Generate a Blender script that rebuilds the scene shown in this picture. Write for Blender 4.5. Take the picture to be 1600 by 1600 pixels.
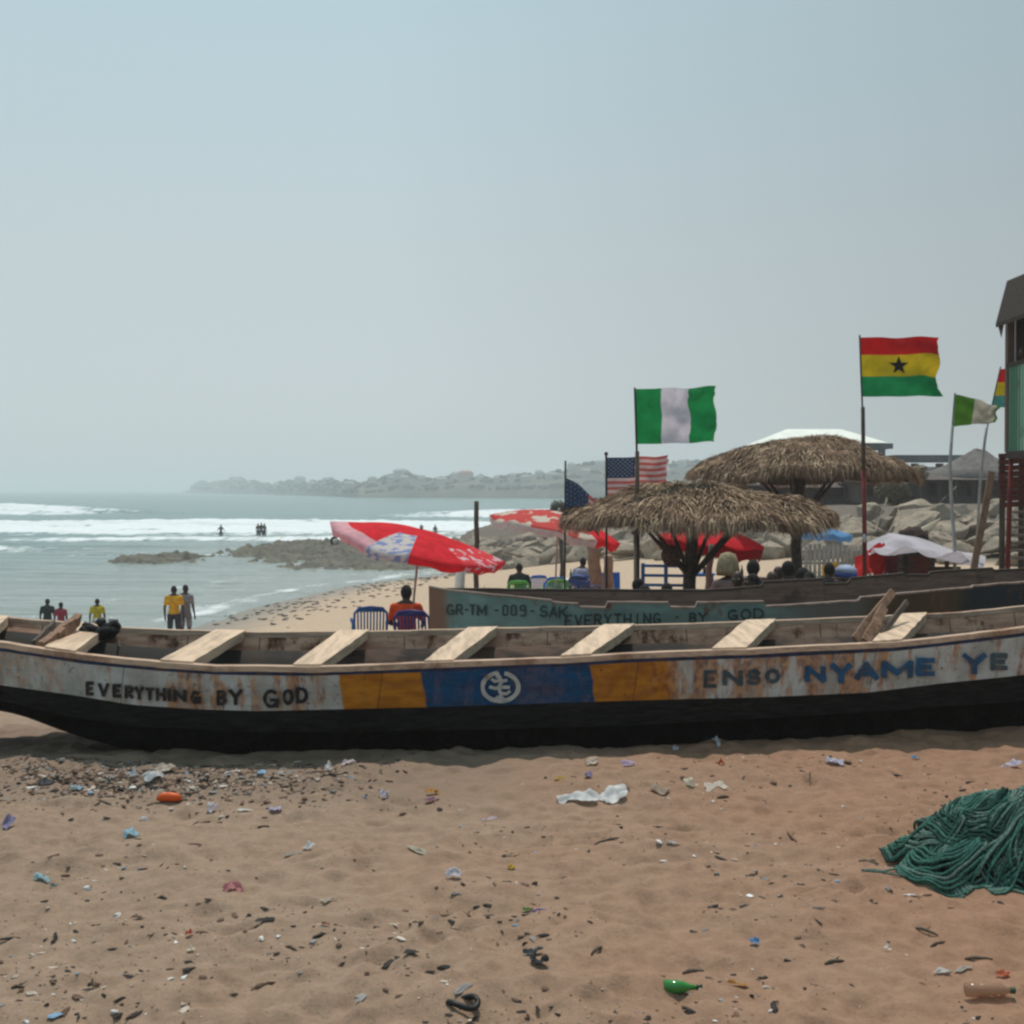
import bpy, bmesh, math, random
import numpy as np
from mathutils import Vector, Matrix
R = math.radians
random.seed(7); rng = np.random.default_rng(11)
for o in list(bpy.data.objects): bpy.data.objects.remove(o)
S = bpy.context.scene
COL = S.collection

# ------------------------------------------------------------------ camera, sky, sun, exposure
H = 2.2; F = 2000.0; HOR = 765.0            # eye height; focal length and horizon row of a 1600 px frame
cam_d = bpy.data.cameras.new('camera'); cam = bpy.data.objects.new('camera', cam_d); COL.objects.link(cam)
cam_d.sensor_width = 36; cam_d.sensor_height = 36; cam_d.sensor_fit = 'HORIZONTAL'
cam_d.lens = 36 * F / 1600; cam_d.clip_start = 0.1; cam_d.clip_end = 20000
PITCH = math.atan((800 - HOR) / F)
cam.location = (0, 0, H); cam.rotation_euler = (R(90) - PITCH, 0, 0)
S.camera = cam
SUN_EL, SUN_AZ = R(69), R(8)                # sun stands high, beyond the boat, a little to the right
W = bpy.data.worlds.new('World'); S.world = W; W.use_nodes = True
nt = W.node_tree; nt.nodes.clear()
wo = nt.nodes.new('ShaderNodeOutputWorld'); bg = nt.nodes.new('ShaderNodeBackground')
sky = nt.nodes.new('ShaderNodeTexSky'); sky.sky_type = 'NISHITA'; sky.sun_disc = False
sky.sun_elevation = SUN_EL; sky.sun_rotation = SUN_AZ
sky.air_density = 1.0; sky.dust_density = 4.0; sky.ozone_density = 1.2; sky.altitude = 0
mx = nt.nodes.new('ShaderNodeMix'); mx.data_type = 'RGBA'
mx.inputs[0].default_value = 0.82
tc = nt.nodes.new('ShaderNodeTexCoord'); sp = nt.nodes.new('ShaderNodeSeparateXYZ')
nt.links.new(tc.outputs['Generated'], sp.inputs[0])
def wmath(op, a, b):
    m = nt.nodes.new('ShaderNodeMath'); m.operation = op
    for i, v in enumerate((a, b)):
        if isinstance(v, (int, float)): m.inputs[i].default_value = v
        else: nt.links.new(v, m.inputs[i])
    return m.outputs[0]
# veil of humid haze: slightly brighter and whiter low down and to the left
rmp = nt.nodes.new('ShaderNodeValToRGB')
cr = rmp.color_ramp; cr.elements[0].position = 0.0; cr.elements[0].color = (6.3, 7.25, 7.6, 1)
cr.elements[1].position = 0.5; cr.elements[1].color = (4.6, 6.9, 7.6, 1)
e = cr.elements.new(0.16); e.color = (6.0, 6.95, 7.15, 1)
nt.links.new(sp.outputs[2], rmp.inputs[0])
side = wmath('SUBTRACT', 1.0, wmath('MULTIPLY', wmath('MAXIMUM', wmath('ADD', sp.outputs[0], 0.1), 0.0), 0.62))
vm = nt.nodes.new('ShaderNodeVectorMath'); vm.operation = 'SCALE'
nt.links.new(rmp.outputs[0], vm.inputs[0]); nt.links.new(side, vm.inputs['Scale'])
nt.links.new(sky.outputs[0], mx.inputs[6]); nt.links.new(vm.outputs[0], mx.inputs[7])
nt.links.new(mx.outputs[2], bg.inputs[0]); bg.inputs[1].default_value = 0.1
nt.links.new(bg.outputs[0], wo.inputs[0])
sd = bpy.data.lights.new('sun', 'SUN'); sd.energy = 3.2; sd.angle = R(1.2); sd.color = (1.0, 0.93, 0.84)
sun = bpy.data.objects.new('sun', sd); COL.objects.link(sun)
# vector towards the sun
sv = Vector((math.sin(SUN_AZ) * math.cos(SUN_EL), math.cos(SUN_AZ) * math.cos(SUN_EL), math.sin(SUN_EL)))
sun.rotation_euler = sv.to_track_quat('Z', 'Y').to_euler()
S.view_settings.view_transform = 'Standard'; S.view_settings.look = 'None'
S.view_settings.exposure = -0.04; S.view_settings.gamma = 1
S.view_settings.use_curve_mapping = False
S.render.engine = 'CYCLES'
S.cycles.filter_width = 2.5                 # the photograph is a little soft all over
S.cycles.max_bounces = 6; S.cycles.volume_bounces = 1; S.cycles.transparent_max_bounces = 8
S.cycles.use_denoising = True

def P(px, py, Y):
    """point at depth Y seen at photo pixel px, py (used to measure real positions)"""
    return np.array(((px - 800) / F * Y, Y, H - (py - HOR) / F * Y))

# ------------------------------------------------------------------ noise
def _h(ix, iy, s):
    n = (ix * 374761393 + iy * 668265263 + s * 974711) & 0x7fffffff
    n = ((n ^ (n >> 13)) * 1274126177) & 0x7fffffff
    return ((n ^ (n >> 16)) & 0xffff) / 65535.0
def noise(x, y, s=0):
    x = np.asarray(x, float); y = np.asarray(y, float)
    ix = np.floor(x).astype(np.int64); iy = np.floor(y).astype(np.int64)
    fx = x - ix; fy = y - iy; fx = fx*fx*(3-2*fx); fy = fy*fy*(3-2*fy)
    a = _h(ix, iy, s); b = _h(ix+1, iy, s); c = _h(ix, iy+1, s); d = _h(ix+1, iy+1, s)
    return (a + (b-a)*fx) * (1-fy) + (c + (d-c)*fx) * fy
def fbm(x, y, s=0, o=4, g=0.5):
    v = 0; a = 1; t = 0
    for i in range(o):
        v = v + a * noise(x * 2**i + i*17.3, y * 2**i - i*9.1, s + i); t += a; a *= g
    return v / t
def sstep(a, b, x):
    t = np.clip((np.asarray(x, float) - a) / (b - a), 0, 1); return t*t*(3-2*t)

# ------------------------------------------------------------------ mesh helper
class MB:
    def __init__(s): s.v = []; s.f = []; s.m = []; s.n = 0; s.uv = None
    def add(s, v, f, mi=0):
        v = np.asarray(v, float).reshape(-1, 3); s.v.append(v)
        k = s.n; s.f.extend([tuple(int(i) + k for i in q) for q in f]); s.m.extend([mi] * len(f)); s.n += len(v)
        return s
    def box(s, c, d, rot=None, mi=0):
        d = np.array(d) / 2
        v = np.array([(x, y, z) for x in (-1, 1) for y in (-1, 1) for z in (-1, 1)]) * d
        if rot is not None: v = v @ np.array(rot.to_3x3() if hasattr(rot, 'to_3x3') else rot).T
        return s.add(v + np.array(c), [(0,1,3,2), (4,6,7,5), (0,4,5,1), (2,3,7,6), (0,2,6,4), (1,5,7,3)], mi)
    def bar(s, p, q, w, h, up=(0,0,1), mi=0, w2=None, h2=None):
        p = np.array(p, float); q = np.array(q, float); d = q - p; L = np.linalg.norm(d); d /= L
        up = np.array(up, float); a = np.cross(d, up)
        if np.linalg.norm(a) < 1e-3: a = np.cross(d, (1, 0, 0))
        a /= np.linalg.norm(a); b = np.cross(a, d)
        w2 = w if w2 is None else w2; h2 = h if h2 is None else h2
        v = []
        for o, ww, hh in ((p, w, h), (q, w2, h2)):
            for sx, sy in ((-1,-1), (1,-1), (1,1), (-1,1)): v.append(o + a*sx*ww/2 + b*sy*hh/2)
        return s.add(v, [(3,2,1,0), (4,5,6,7), (0,1,5,4), (1,2,6,5), (2,3,7,6), (3,0,4,7)], mi)
    def tube(s, pts, r, n=8, mi=0, cap=True):
        pts = np.array(pts, float); k = len(pts); r = np.broadcast_to(np.asarray(r, float), (k,))
        t = np.gradient(pts, axis=0); t /= np.linalg.norm(t, axis=1)[:, None] + 1e-9
        ref = np.array((0, 0, 1.0)) if abs(t[0][2]) < .9 else np.array((1.0, 0, 0))
        a = np.cross(t[0], ref); a /= np.linalg.norm(a); V = []
        ang = np.arange(n) * 2 * math.pi / n
        for i in range(k):
            a = a - t[i] * np.dot(a, t[i]); a /= np.linalg.norm(a) + 1e-9; b = np.cross(t[i], a)
            V.append(pts[i] + r[i] * (np.cos(ang)[:, None] * a + np.sin(ang)[:, None] * b))
        f = [(i*n+j, i*n+(j+1) % n, (i+1)*n+(j+1) % n, (i+1)*n+j) for i in range(k-1) for j in range(n)]
        if cap: f += [tuple(range(n))[::-1], tuple(range((k-1)*n, k*n))]
        return s.add(np.concatenate(V), f, mi)
    def ball(s, c, r, nu=12, nv=8, mi=0, rot=None):
        r = np.broadcast_to(np.asarray(r, float), (3,)); v = [(0, 0, -1)]
        for j in range(1, nv):
            ph = -math.pi/2 + math.pi*j/nv
            for i in range(nu):
                th = 2*math.pi*i/nu; v.append((math.cos(ph)*math.cos(th), math.cos(ph)*math.sin(th), math.sin(ph)))
        v.append((0, 0, 1)); v = np.array(v) * r
        if rot is not None: v = v @ np.array(rot.to_3x3()).T
        f = [(0, 1+(i+1) % nu, 1+i) for i in range(nu)]
        for j in range(nv-2):
            for i in range(nu):
                a = 1+j*nu; f.append((a+i, a+(i+1) % nu, a+nu+(i+1) % nu, a+nu+i))
        a = 1+(nv-2)*nu; f += [(a+i, a+(i+1) % nu, len(v)-1) for i in range(nu)]
        return s.add(v + np.array(c), f, mi)
    def caps(s, p, q, r1, r2, n=10, mi=0):       # tapered limb with rounded ends
        p = np.array(p, float); q = np.array(q, float)
        s.tube([p, p*.5+q*.5, q], [r1, (r1+r2)/2, r2], n, mi)
        s.ball(p, r1*.99, n, 8, mi); return s.ball(q, r2*.99, n, 8, mi)
    def grid(s, G, mi=0, closed=False):
        G = np.asarray(G, float); a, b = G.shape[:2]
        I = np.arange(a*b).reshape(a, b)
        if closed: I = np.concatenate([I, I[:, :1]], 1)
        f = np.stack([I[:-1, :-1], I[:-1, 1:], I[1:, 1:], I[1:, :-1]], -1).reshape(-1, 4)
        return s.add(G.reshape(-1, 3), f.tolist(), mi)
    def lathe(s, prof, n=16, c=(0, 0, 0), mi=0, rot=None):
        v = []
        for r, z in prof:
            for i in range(n):
                th = 2*math.pi*i/n; v.append((r*math.cos(th), r*math.sin(th), z))
        v = np.array(v)
        if rot is not None: v = v @ np.array(rot.to_3x3()).T
        f = [(j*n+i, j*n+(i+1) % n, (j+1)*n+(i+1) % n, (j+1)*n+i) for j in range(len(prof)-1) for i in range(n)]
        f += [tuple(range(n))[::-1], tuple(range((len(prof)-1)*n, len(prof)*n))]
        return s.add(v + np.array(c), f, mi)
    def mesh(s, name, mats, smooth=False, off=None):
        v = np.concatenate(s.v)
        if off is not None: v = v - np.array(off)
        me = bpy.data.meshes.new(name); me.from_pydata(v.tolist(), [], s.f)
        for m in (mats if isinstance(mats, (list, tuple)) else [mats]): me.materials.append(m)
        if any(s.m): me.polygons.foreach_set('material_index', s.m)
        if smooth: me.polygons.foreach_set('use_smooth', [True]*len(s.f))
        if s.uv is not None:
            u = me.uv_layers.new(name='UVMap'); li = np.zeros(len(me.loops), int); me.loops.foreach_get('vertex_index', li)
            u.data.foreach_set('uv', np.asarray(s.uv, float)[li].ravel())
        me.update(); return me
    def build(s, name, mats, parent=None, smooth=False, world=False):
        """link as one object; world=True: the vertices are world coordinates and the parent is only translated"""
        off = np.array(parent.location) if (parent is not None and world) else None
        o = bpy.data.objects.new(name, s.mesh(name, mats, smooth, off)); COL.objects.link(o)
        if parent is not None: o.parent = parent
        return o
def tag(o, label, cat, group=None, kind=None):
    if label: o['label'] = label
    if cat: o['category'] = cat
    if group: o['group'] = group
    if kind: o['kind'] = kind
    return o
def thing(name, label, cat, loc=(0, 0, 0), rz=0, group=None):
    o = bpy.data.objects.new(name, None); COL.objects.link(o); o.empty_display_size = .2
    o.location = [float(x) for x in loc]; o.rotation_euler = (0, 0, rz)
    return tag(o, label, cat, group)
def copy_tree(o, parent=None):
    c = o.copy(); COL.objects.link(c); c.parent = parent
    for ch in o.children: copy_tree(ch, c)
    return c
def solo(mb, name, mats, label, cat, loc=None, group=None, smooth=False, kind=None):
    """a thing that is one mesh, its origin at loc (vertices in world coordinates)"""
    if loc is None:
        v = np.concatenate(mb.v); loc = ((v[:, 0].min()+v[:, 0].max())/2, (v[:, 1].min()+v[:, 1].max())/2, v[:, 2].min())
    o = bpy.data.objects.new(name, mb.mesh(name, mats, smooth, loc)); COL.objects.link(o); o.location = [float(x) for x in loc]
    return tag(o, label, cat, group, kind)

# ------------------------------------------------------------------ materials
class NT:
    def __init__(s, name):
        s.m = bpy.data.materials.new(name); s.m.use_nodes = True; s.t = s.m.node_tree
        s.b = s.t.nodes['Principled BSDF']; s.out = s.t.nodes['Material Output']
    def n(s, ty, **k):
        x = s.t.nodes.new(ty)
        for a, v in k.items(): setattr(x, a, v)
        return x
    def l(s, a, b): s.t.links.new(a, b)
    def put(s, sock, v):
        if isinstance(v, (int, float)): sock.default_value = v
        elif isinstance(v, (tuple, list)): sock.default_value = tuple(v) + ((1,) if len(v) == 3 and len(sock.default_value) == 4 else ())
        else: s.l(v, sock)
    def math(s, op, a, b=0, clamp=False):
        x = s.n('ShaderNodeMath', operation=op); x.use_clamp = clamp; s.put(x.inputs[0], a); s.put(x.inputs[1], b); return x.outputs[0]
    def coord(s, which='Object'): return s.n('ShaderNodeTexCoord').outputs[which]
    def pos(s): return s.n('ShaderNodeNewGeometry').outputs['Position']
    def map(s, v, sc=(1,1,1), loc=(0,0,0)):
        x = s.n('ShaderNodeMapping'); s.l(v, x.inputs[0]); x.inputs['Scale'].default_value = sc; x.inputs['Location'].default_value = loc; return x.outputs[0]
    def noise(s, v, scale, detail=4, rough=.55, out=0):
        x = s.n('ShaderNodeTexNoise'); s.l(v, x.inputs['Vector']); x.inputs['Scale'].default_value = scale
        x.inputs['Detail'].default_value = detail; x.inputs['Roughness'].default_value = rough; return x.outputs[out]
    def vor(s, v, scale, out='Distance'):
        x = s.n('ShaderNodeTexVoronoi'); s.l(v, x.inputs['Vector']); x.inputs['Scale'].default_value = scale; return x.outputs[out]
    def rng(s, v, a, b, c=0., d=1.):
        x = s.n('ShaderNodeMapRange', interpolation_type='SMOOTHSTEP'); s.put(x.inputs[0], v)
        for i, q in enumerate((a, b, c, d)): x.inputs[i+1].default_value = q
        return x.outputs[0]
    def mix(s, f, a, b, mode='MIX'):
        x = s.n('ShaderNodeMix', data_type='RGBA', blend_type=mode); s.put(x.inputs[0], f); s.put(x.inputs[6], a); s.put(x.inputs[7], b); return x.outputs[2]
    def xyz(s, v):
        x = s.n('ShaderNodeSeparateXYZ'); s.l(v, x.inputs[0]); return x.outputs
    def attr(s, name):
        x = s.n('ShaderNodeAttribute'); x.attribute_name = name; return x.outputs
    def bump(s, h, strength=.5, dist=.02, prev=None):
        x = s.n('ShaderNodeBump'); x.inputs['Strength'].default_value = strength; x.inputs['Distance'].default_value = dist
        s.l(h, x.inputs['Height'])
        if prev is not None: s.l(prev, x.inputs['Normal'])
        s.l(x.outputs[0], s.b.inputs['Normal']); return x.outputs[0]
    def col(s, v): s.put(s.b.inputs['Base Color'], v)
    def rough(s, v): s.put(s.b.inputs['Roughness'], v)
    def spec(s, v): s.b.inputs['Specular IOR Level'].default_value = v
def simple(name, c, rough=.7, var=.25, scale=8, bump=.2, bdist=.01, spec=.3, dirt=None, dscale=3, metallic=0, stretch=(1,1,1)):
    k = NT(name); co = k.map(k.coord(), stretch)
    n1 = k.noise(co, scale); lo = tuple(x*(1-var) for x in c); hi = tuple(min(1, x*(1+var)) for x in c)
    cc = k.mix(k.rng(n1, .3, .7), lo, hi)
    if dirt is not None:
        cc = k.mix(k.rng(k.noise(co, dscale, 6, .65), .52, .72), cc, dirt)
    k.col(cc); k.rough(rough); k.spec(spec); k.b.inputs['Metallic'].default_value = metallic
    if bump: k.bump(k.noise(co, scale*3, 5, .6), bump, bdist)
    return k.m
def cloth(name, c, trans=.35, var=.12, scale=6, rough=.85):
    """thin woven cloth or foil that lets light through"""
    k = NT(name); n1 = k.noise(k.coord(), scale)
    cc = k.mix(k.rng(n1, .3, .7), tuple(x*(1-var) for x in c), tuple(min(1, x*(1+var)) for x in c))
    k.col(cc); k.rough(rough); k.spec(.15)
    tr = k.n('ShaderNodeBsdfTranslucent'); k.l(cc, tr.inputs[0]); ms = k.n('ShaderNodeMixShader'); ms.inputs[0].default_value = trans
    k.l(k.b.outputs[0], ms.inputs[1]); k.l(tr.outputs[0], ms.inputs[2]); k.l(ms.outputs[0], k.out.inputs[0])
    k.bump(k.noise(k.coord(), 30, 3), .15, .005)
    return k.m
M = {}
def wood(name, c, grain=(1, 14, 14), dark=.5, stain=None, rough=.8, sc=2.2, bump=.35):
    k = NT(name); co = k.map(k.coord(), grain)
    g = k.noise(co, sc, 6, .65); c0 = tuple(x*dark for x in c)
    cc = k.mix(k.rng(g, .32, .62), c0, c)
    if stain: cc = k.mix(k.rng(k.noise(k.coord(), 1.9, 6, .7), .5, .68), cc, stain)
    k.col(cc); k.rough(rough); k.spec(.2); k.bump(g, bump, .01); return k.m
M['thwart'] = wood('pale_plank', (.63, .465, .335), (10, 1, 10), .62, None, .75, 1.6, .2)
M['rail'] = wood('worn_rail', (.54, .38, .28), (1, 12, 12), .6, (.25, .14, .09))
M['post'] = wood('weathered_post', (.11, .085, .065), (9, 9, 1), .5)
M['driftwood'] = wood('brown_board', (.25, .15, .10), (9, 9, 1), .55)
M['darkwood'] = wood('dark_board', (.075, .055, .045), (1, 9, 9), .5)
M['redwood'] = wood('red_brown_board', (.13, .045, .035), (1, 9, 9), .5)
M['trunk'] = simple('bark', (.06, .052, .045), .9, .35, 12, .8, .02)
M['bluepaint'] = simple('blue_paint', (.02, .12, .33), .5, .25, 6, .1)
M['bluechair'] = simple('blue_plastic', (.02, .12, .38), .38, .1, 3, 0)
M['navychair'] = simple('deep_blue_plastic', (.018, .03, .16), .38, .1, 3, 0)
M['royal'] = simple('royal_blue_plastic', (.02, .11, .42), .38, .1, 3, 0)
M['greenchair'] = simple('lime_plastic', (.10, .38, .08), .4, .1, 3, 0)
M['skin'] = simple('dark_skin', (.045, .024, .016), .5, .1, 5, 0)
M['hair'] = simple('black_hair', (.012, .010, .010), .9, .3, 40, .6, .01)
M['white'] = simple('white_paint', (.62, .62, .60), .6, .12, 4, .1)
M['metalpole'] = simple('grey_pole', (.33, .33, .32), .55, .15, 10, .05)
M['redpole'] = simple('red_pole', (.16, .022, .02), .55, .3, 5, .05)
M['blackpole'] = simple('black_pole', (.03, .03, .03), .6, .3, 5, .05)
# ------------------------------------------------------------------ the beach and its slope to the sea
SEA = -2.6
SH = np.array([(-200, -60), (-80, -20), (-30, 18), (-18, 30), (-13.5, 36), (-11.2, 41), (-10.4, 52), (-8, 64), (-4, 72), (-2.5, 80),
               (-4, 92), (4, 130), (60, 260), (150, 420)], float)
def shore_d(X, Y):
    """signed distance to the waterline, positive on land"""
    X = np.asarray(X, float); Y = np.asarray(Y, float); best = np.full(X.shape, 1e9); sg = np.ones(X.shape)
    for a, b in zip(SH[:-1], SH[1:]):
        d = b - a; L2 = d @ d
        t = np.clip(((X-a[0])*d[0] + (Y-a[1])*d[1]) / L2, 0, 1)
        qx = X - a[0] - t*d[0]; qy = Y - a[1] - t*d[1]; dd = np.hypot(qx, qy)
        cr = -(d[0]*(Y-a[1]) - d[1]*(X-a[0])); m = dd < best - 1e-9
        best = np.where(m, dd, best); sg = np.where(m, np.sign(cr), sg)
    return best * sg
EB = np.array([(-9, 90), (-2, 73), (8, 51), (14, 39), (21, 33), (40, 29), (160, 24)], float)   # foot of the rock embankment
def emb_d(X, Y):
    X = np.asarray(X, float); Y = np.asarray(Y, float); best = np.full(X.shape, 1e9); sg = np.ones(X.shape)
    for a, b in zip(EB[:-1], EB[1:]):
        d = b - a; L2 = d @ d
        t = np.clip(((X-a[0])*d[0] + (Y-a[1])*d[1]) / L2, 0, 1)
        dd = np.hypot(X-a[0]-t*d[0], Y-a[1]-t*d[1]); cr = d[0]*(Y-a[1]) - d[1]*(X-a[0]); m = dd < best
        best = np.where(m, dd, best); sg = np.where(m, np.sign(cr), sg)
    return best * sg
def emb_top(X): return np.interp(X, [-9, -3, 2, 8, 20], [-2.6, -0.9, -.1, 1.0, 1.5])
def base_z(X, Y):
    d = shore_d(X, Y)
    z = np.interp(d, [-400, -60, -10, 0, 4, 12, 18, 25, 31], [-14, -6, -3.3, SEA, -2.2, -1.15, -.55, -.06, 0])
    z = z * sstep(9.5, 15, np.asarray(Y) + np.maximum(0, -np.asarray(X)-5)*.8)
    e = sstep(0, 11.0, emb_d(X, Y)) * (np.asarray(Y) > 25) * (d > -1)
    return z * (1-e) + np.maximum(emb_top(X), z) * e
_fp = []
for i in range(1150):                                     # old footprints and scuffs
    yy = rng.uniform(3.6, 13); xx = rng.uniform(-.45, .45) * yy * 1.1
    _fp.append((xx, yy, rng.uniform(.045, .13), rng.uniform(.028, .06), rng.normal(.2, .7), rng.uniform(.008, .027)))
def sand_z(X, Y):
    X = np.asarray(X, float); Y = np.asarray(Y, float); z = base_z(X, Y)
    near = 1 - sstep(30, 60, Y)
    z = z + near * ((fbm(X*.8, Y*.9, 3, 3) - .5) * .11 + (fbm(X*2.6, Y*3.6, 9, 4) - .5) * .13 + (fbm(X*7.5, Y*9, 29, 3) - .5) * .034)
    m = (Y < 14) & (np.abs(X) < 7.5)
    if m.any():
        x = X[m]; y = Y[m]; q = np.zeros(x.shape)
        for (fx, fy, a, b, th, dp) in _fp:
            k = (np.abs(x-fx) < .45) & (np.abs(y-fy) < .45)
            if not k.any(): continue
            dx = x[k]-fx; dy = y[k]-fy; u = (dx*math.cos(th)+dy*math.sin(th))/a; w = (-dx*math.sin(th)+dy*math.cos(th))/b
            r2 = u*u+w*w; q[k] += -dp*np.exp(-r2*1.2) + dp*.55*np.exp(-(np.sqrt(r2)-1.7)**2*3)
        z[m] = z[m] + q
    return z
def gz(x, y): return float(sand_z(np.array([float(x)]), np.array([float(y)]))[0])
def gp(px, py):
    """ground point seen at a photo pixel"""
    Y = 6.0
    for _ in range(30):
        X = (px-800)/F*Y; Yn = (H - float(base_z(np.array([X]), np.array([Y]))[0])) * F / (py-HOR); Y = .5*Y + .5*Yn
    X = (px-800)/F*Y
    return np.array((X, Y, gz(X, Y)))
def at_height(px, py, h):
    """place on the beach where a thing of height h has its top at the photo pixel"""
    Ys = np.linspace(48, 15, 661); Xs_ = (px-800)/F*Ys; tops = base_z(Xs_, Ys)+h; want = H-(py-HOR)/F*Ys
    i = int(np.argmax((tops-want)[:-1]*(tops-want)[1:] <= 0)) if np.any((tops-want)[:-1]*(tops-want)[1:] <= 0) else int(np.argmin(abs(tops-want)))
    Y = float(Ys[i]); X = (px-800)/F*Y
    return np.array((X, Y, gz(X, Y)))
xs = np.concatenate([-np.geomspace(400, 7.2, 60), np.arange(-7, 7.001, .034), np.geomspace(7.2, 400, 90)])
ys = np.concatenate([-np.geomspace(60, 3.2, 12), np.arange(-3, 3.2, .4), np.arange(3.3, 13.2, .028), np.geomspace(13.3, 420, 190)])
GX, GY = np.meshgrid(xs, ys); GZ = sand_z(GX.ravel(), GY.ravel()).reshape(GX.shape)
gm = MB(); gm.grid(np.stack([GX, GY, GZ], -1))
k = NT('sand'); p = k.pos(); xyz = k.xyz(p)
n1 = k.noise(p, .5, 5); n2 = k.noise(p, 9, 6, .7); n3 = k.noise(p, 60, 4, .7)
warm = k.mix(k.rng(k.math('ADD', k.math('MULTIPLY', xyz[0], .16), k.math('SUBTRACT', n1, .5)), -.35, .5), (.288, .204, .146), (.292, .167, .106))
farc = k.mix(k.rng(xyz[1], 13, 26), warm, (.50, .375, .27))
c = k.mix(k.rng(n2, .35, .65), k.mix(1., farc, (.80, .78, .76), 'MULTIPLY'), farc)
c = k.mix(k.rng(n3, .30, .45, 1, 0), c, (.16, .11, .08))
sp_ = k.vor(p, 34); c = k.mix(k.math('MULTIPLY', k.rng(sp_, .0, .13, 1, 0), k.rng(k.noise(p, 4.2, 3), .5, .62)), c, (.07, .05, .04))
wr = k.math('MULTIPLY', k.rng(k.math('ADD', xyz[1], k.math('MULTIPLY', n1, 1.2)), 9.2, 9.9), k.rng(k.math('ADD', xyz[0], n1), -.6, 1.4, 1, 0))
c = k.mix(k.math('MULTIPLY', k.math('MULTIPLY', wr, k.rng(xyz[1], 12, 14, 1, 0)), k.rng(n2, .42, .56, .15, .75)), c, (.17, .125, .095))
wet = k.rng(k.math('ADD', xyz[2], k.math('MULTIPLY', n1, .25)), SEA+.12, SEA+.55, 1, 0)
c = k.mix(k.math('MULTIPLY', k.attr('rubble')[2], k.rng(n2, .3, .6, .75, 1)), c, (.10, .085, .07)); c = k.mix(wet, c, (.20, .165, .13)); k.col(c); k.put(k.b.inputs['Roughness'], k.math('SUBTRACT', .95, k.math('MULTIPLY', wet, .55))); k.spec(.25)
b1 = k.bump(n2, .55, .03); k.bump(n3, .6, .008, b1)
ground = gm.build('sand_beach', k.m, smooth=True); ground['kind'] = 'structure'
rb_ = ground.data.attributes.new('rubble', 'FLOAT', 'POINT'); rb_.data.foreach_set('value', (sstep(-.5, 1.5, emb_d(GX.ravel(), GY.ravel()))*(GY.ravel() > 25)).astype(np.float32))

# ------------------------------------------------------------------ the sea: a sheet with real swell, crests and broken water
D = np.concatenate([np.arange(16, 60, .35), 4.8*F/np.arange(159.7, 2.4, -.45)])
D = D[D < 7600]; D = np.unique(np.append(D, 7600)); T = np.linspace(-.72, .60, 620)
YY, TT = np.meshgrid(D, T, indexing='ij'); XX = YY*TT
def crest(X, Y, Yc, wob, s, ht, x0, x1, seed, soft=30):
    """one breaker whose line wanders with X; returns height and foam"""
    yc = Yc + (fbm(X*.012, X*0, seed, 3)-.5)*wob
    t = (Y-yc)/s; env = sstep(x0-soft, x0+soft, X)*(1-sstep(x1-soft, x1+soft, X)); env = env*(.45+.9*fbm(X*.03, X*0+5, seed+9, 3))
    return ht*env*np.exp(-t*t), env, t
hz = (fbm(XX*.05, YY*.16, 31, 4)-.5)*.35*sstep(35, 90, YY) + (fbm(XX*.5, YY*1.3, 35, 3)-.5)*.05
foam = np.zeros_like(XX)
bands = [(262, 30, 6, 1.8, -170, -80, 1, 34), (170, 26, 4.5, .8, -150, -4, 2, 40), (258, 40, 6, 1.0, -12, 45, 3, 45),
         (101, 8, 2.0, .6, -70, -38, 5, 6), (98, 9, 1.6, .2, -31, -25, 6, 4), (128, 12, 2, .2, -46, 0, 7, 6)]
for Yc, wob, s, ht, x0, x1, sd_, wid in bands:
    h, env, t = crest(XX, YY, Yc, wob, s, ht, x0, x1, sd_, 14 if Yc < 150 else 26)
    hz += h; u = t*s
    # foam lies on the crest and runs shoreward (towards smaller Y) behind the bore
    foam += env*np.clip(1.35*np.exp(-np.maximum(u, 0)**2/(s*.8)**2)*np.exp(-np.maximum(-u-wid*.35, 0)**2/(wid*.55)**2), 0, 1.4)
foam += .62*np.exp(-((YY-158)/17)**2)*sstep(-150, -100, XX)*(1-sstep(-6, 8, XX))
foam += .25*np.exp(-((YY-238)/32)**2)*sstep(-50, -15, XX)*(1-sstep(45, 70, XX))
sdist = -shore_d(XX.ravel(), YY.ravel()).reshape(XX.shape)
foam += .62*np.exp(-((sdist-1.0-1.5*fbm(XX*.15, YY*.15, 77))/.9)**2) + .35*np.exp(-((sdist-6-4*fbm(XX*.1, YY*.1, 78))/1.1)**2)
foam *= np.clip(.12 + 1.5*fbm(XX*.07, YY*.20, 41, 4), 0, 1.15)
hz += np.clip(foam, 0, 1)*(fbm(XX*.9, YY*1.4, 55, 3)-.4)*.35*sstep(85, 150, YY)
hz *= sstep(-1, 8, sdist)
ZZ = SEA + hz; ZZ[sdist < -2.5] = SEA - .5
sm = MB(); sm.grid(np.stack([XX, YY, ZZ], -1))
k = NT('sea_water'); p = k.pos(); fa = k.attr('foam')[2]
q = k.math('MULTIPLY', k.math('ADD', k.noise(k.map(p, (.32, .45, 1)), 1.0, 7, .62), k.noise(k.map(p, (1.1, .16, 1)), 1.0, 5, .6)), .5)
ff = k.rng(k.math('ADD', fa, k.math('MULTIPLY', k.math('SUBTRACT', q, .5), 3.0)), .42, 1.0)
dpt = k.rng(k.attr('deep')[2], 0, 60)
wc = k.mix(dpt, (.225, .255, .235), (.075, .165, .16)); k.col(k.mix(ff, wc, (.68, .725, .745)))
k.put(k.b.inputs['Roughness'], k.math('ADD', .16, k.math('MULTIPLY', ff, .7))); k.b.inputs['IOR'].default_value = 1.33
a1 = k.noise(k.map(p, (.5, 1.6, 1)), .8, 6, .65); a2 = k.noise(k.map(p, (.06, .22, 1)), 1, 5, .6)
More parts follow.
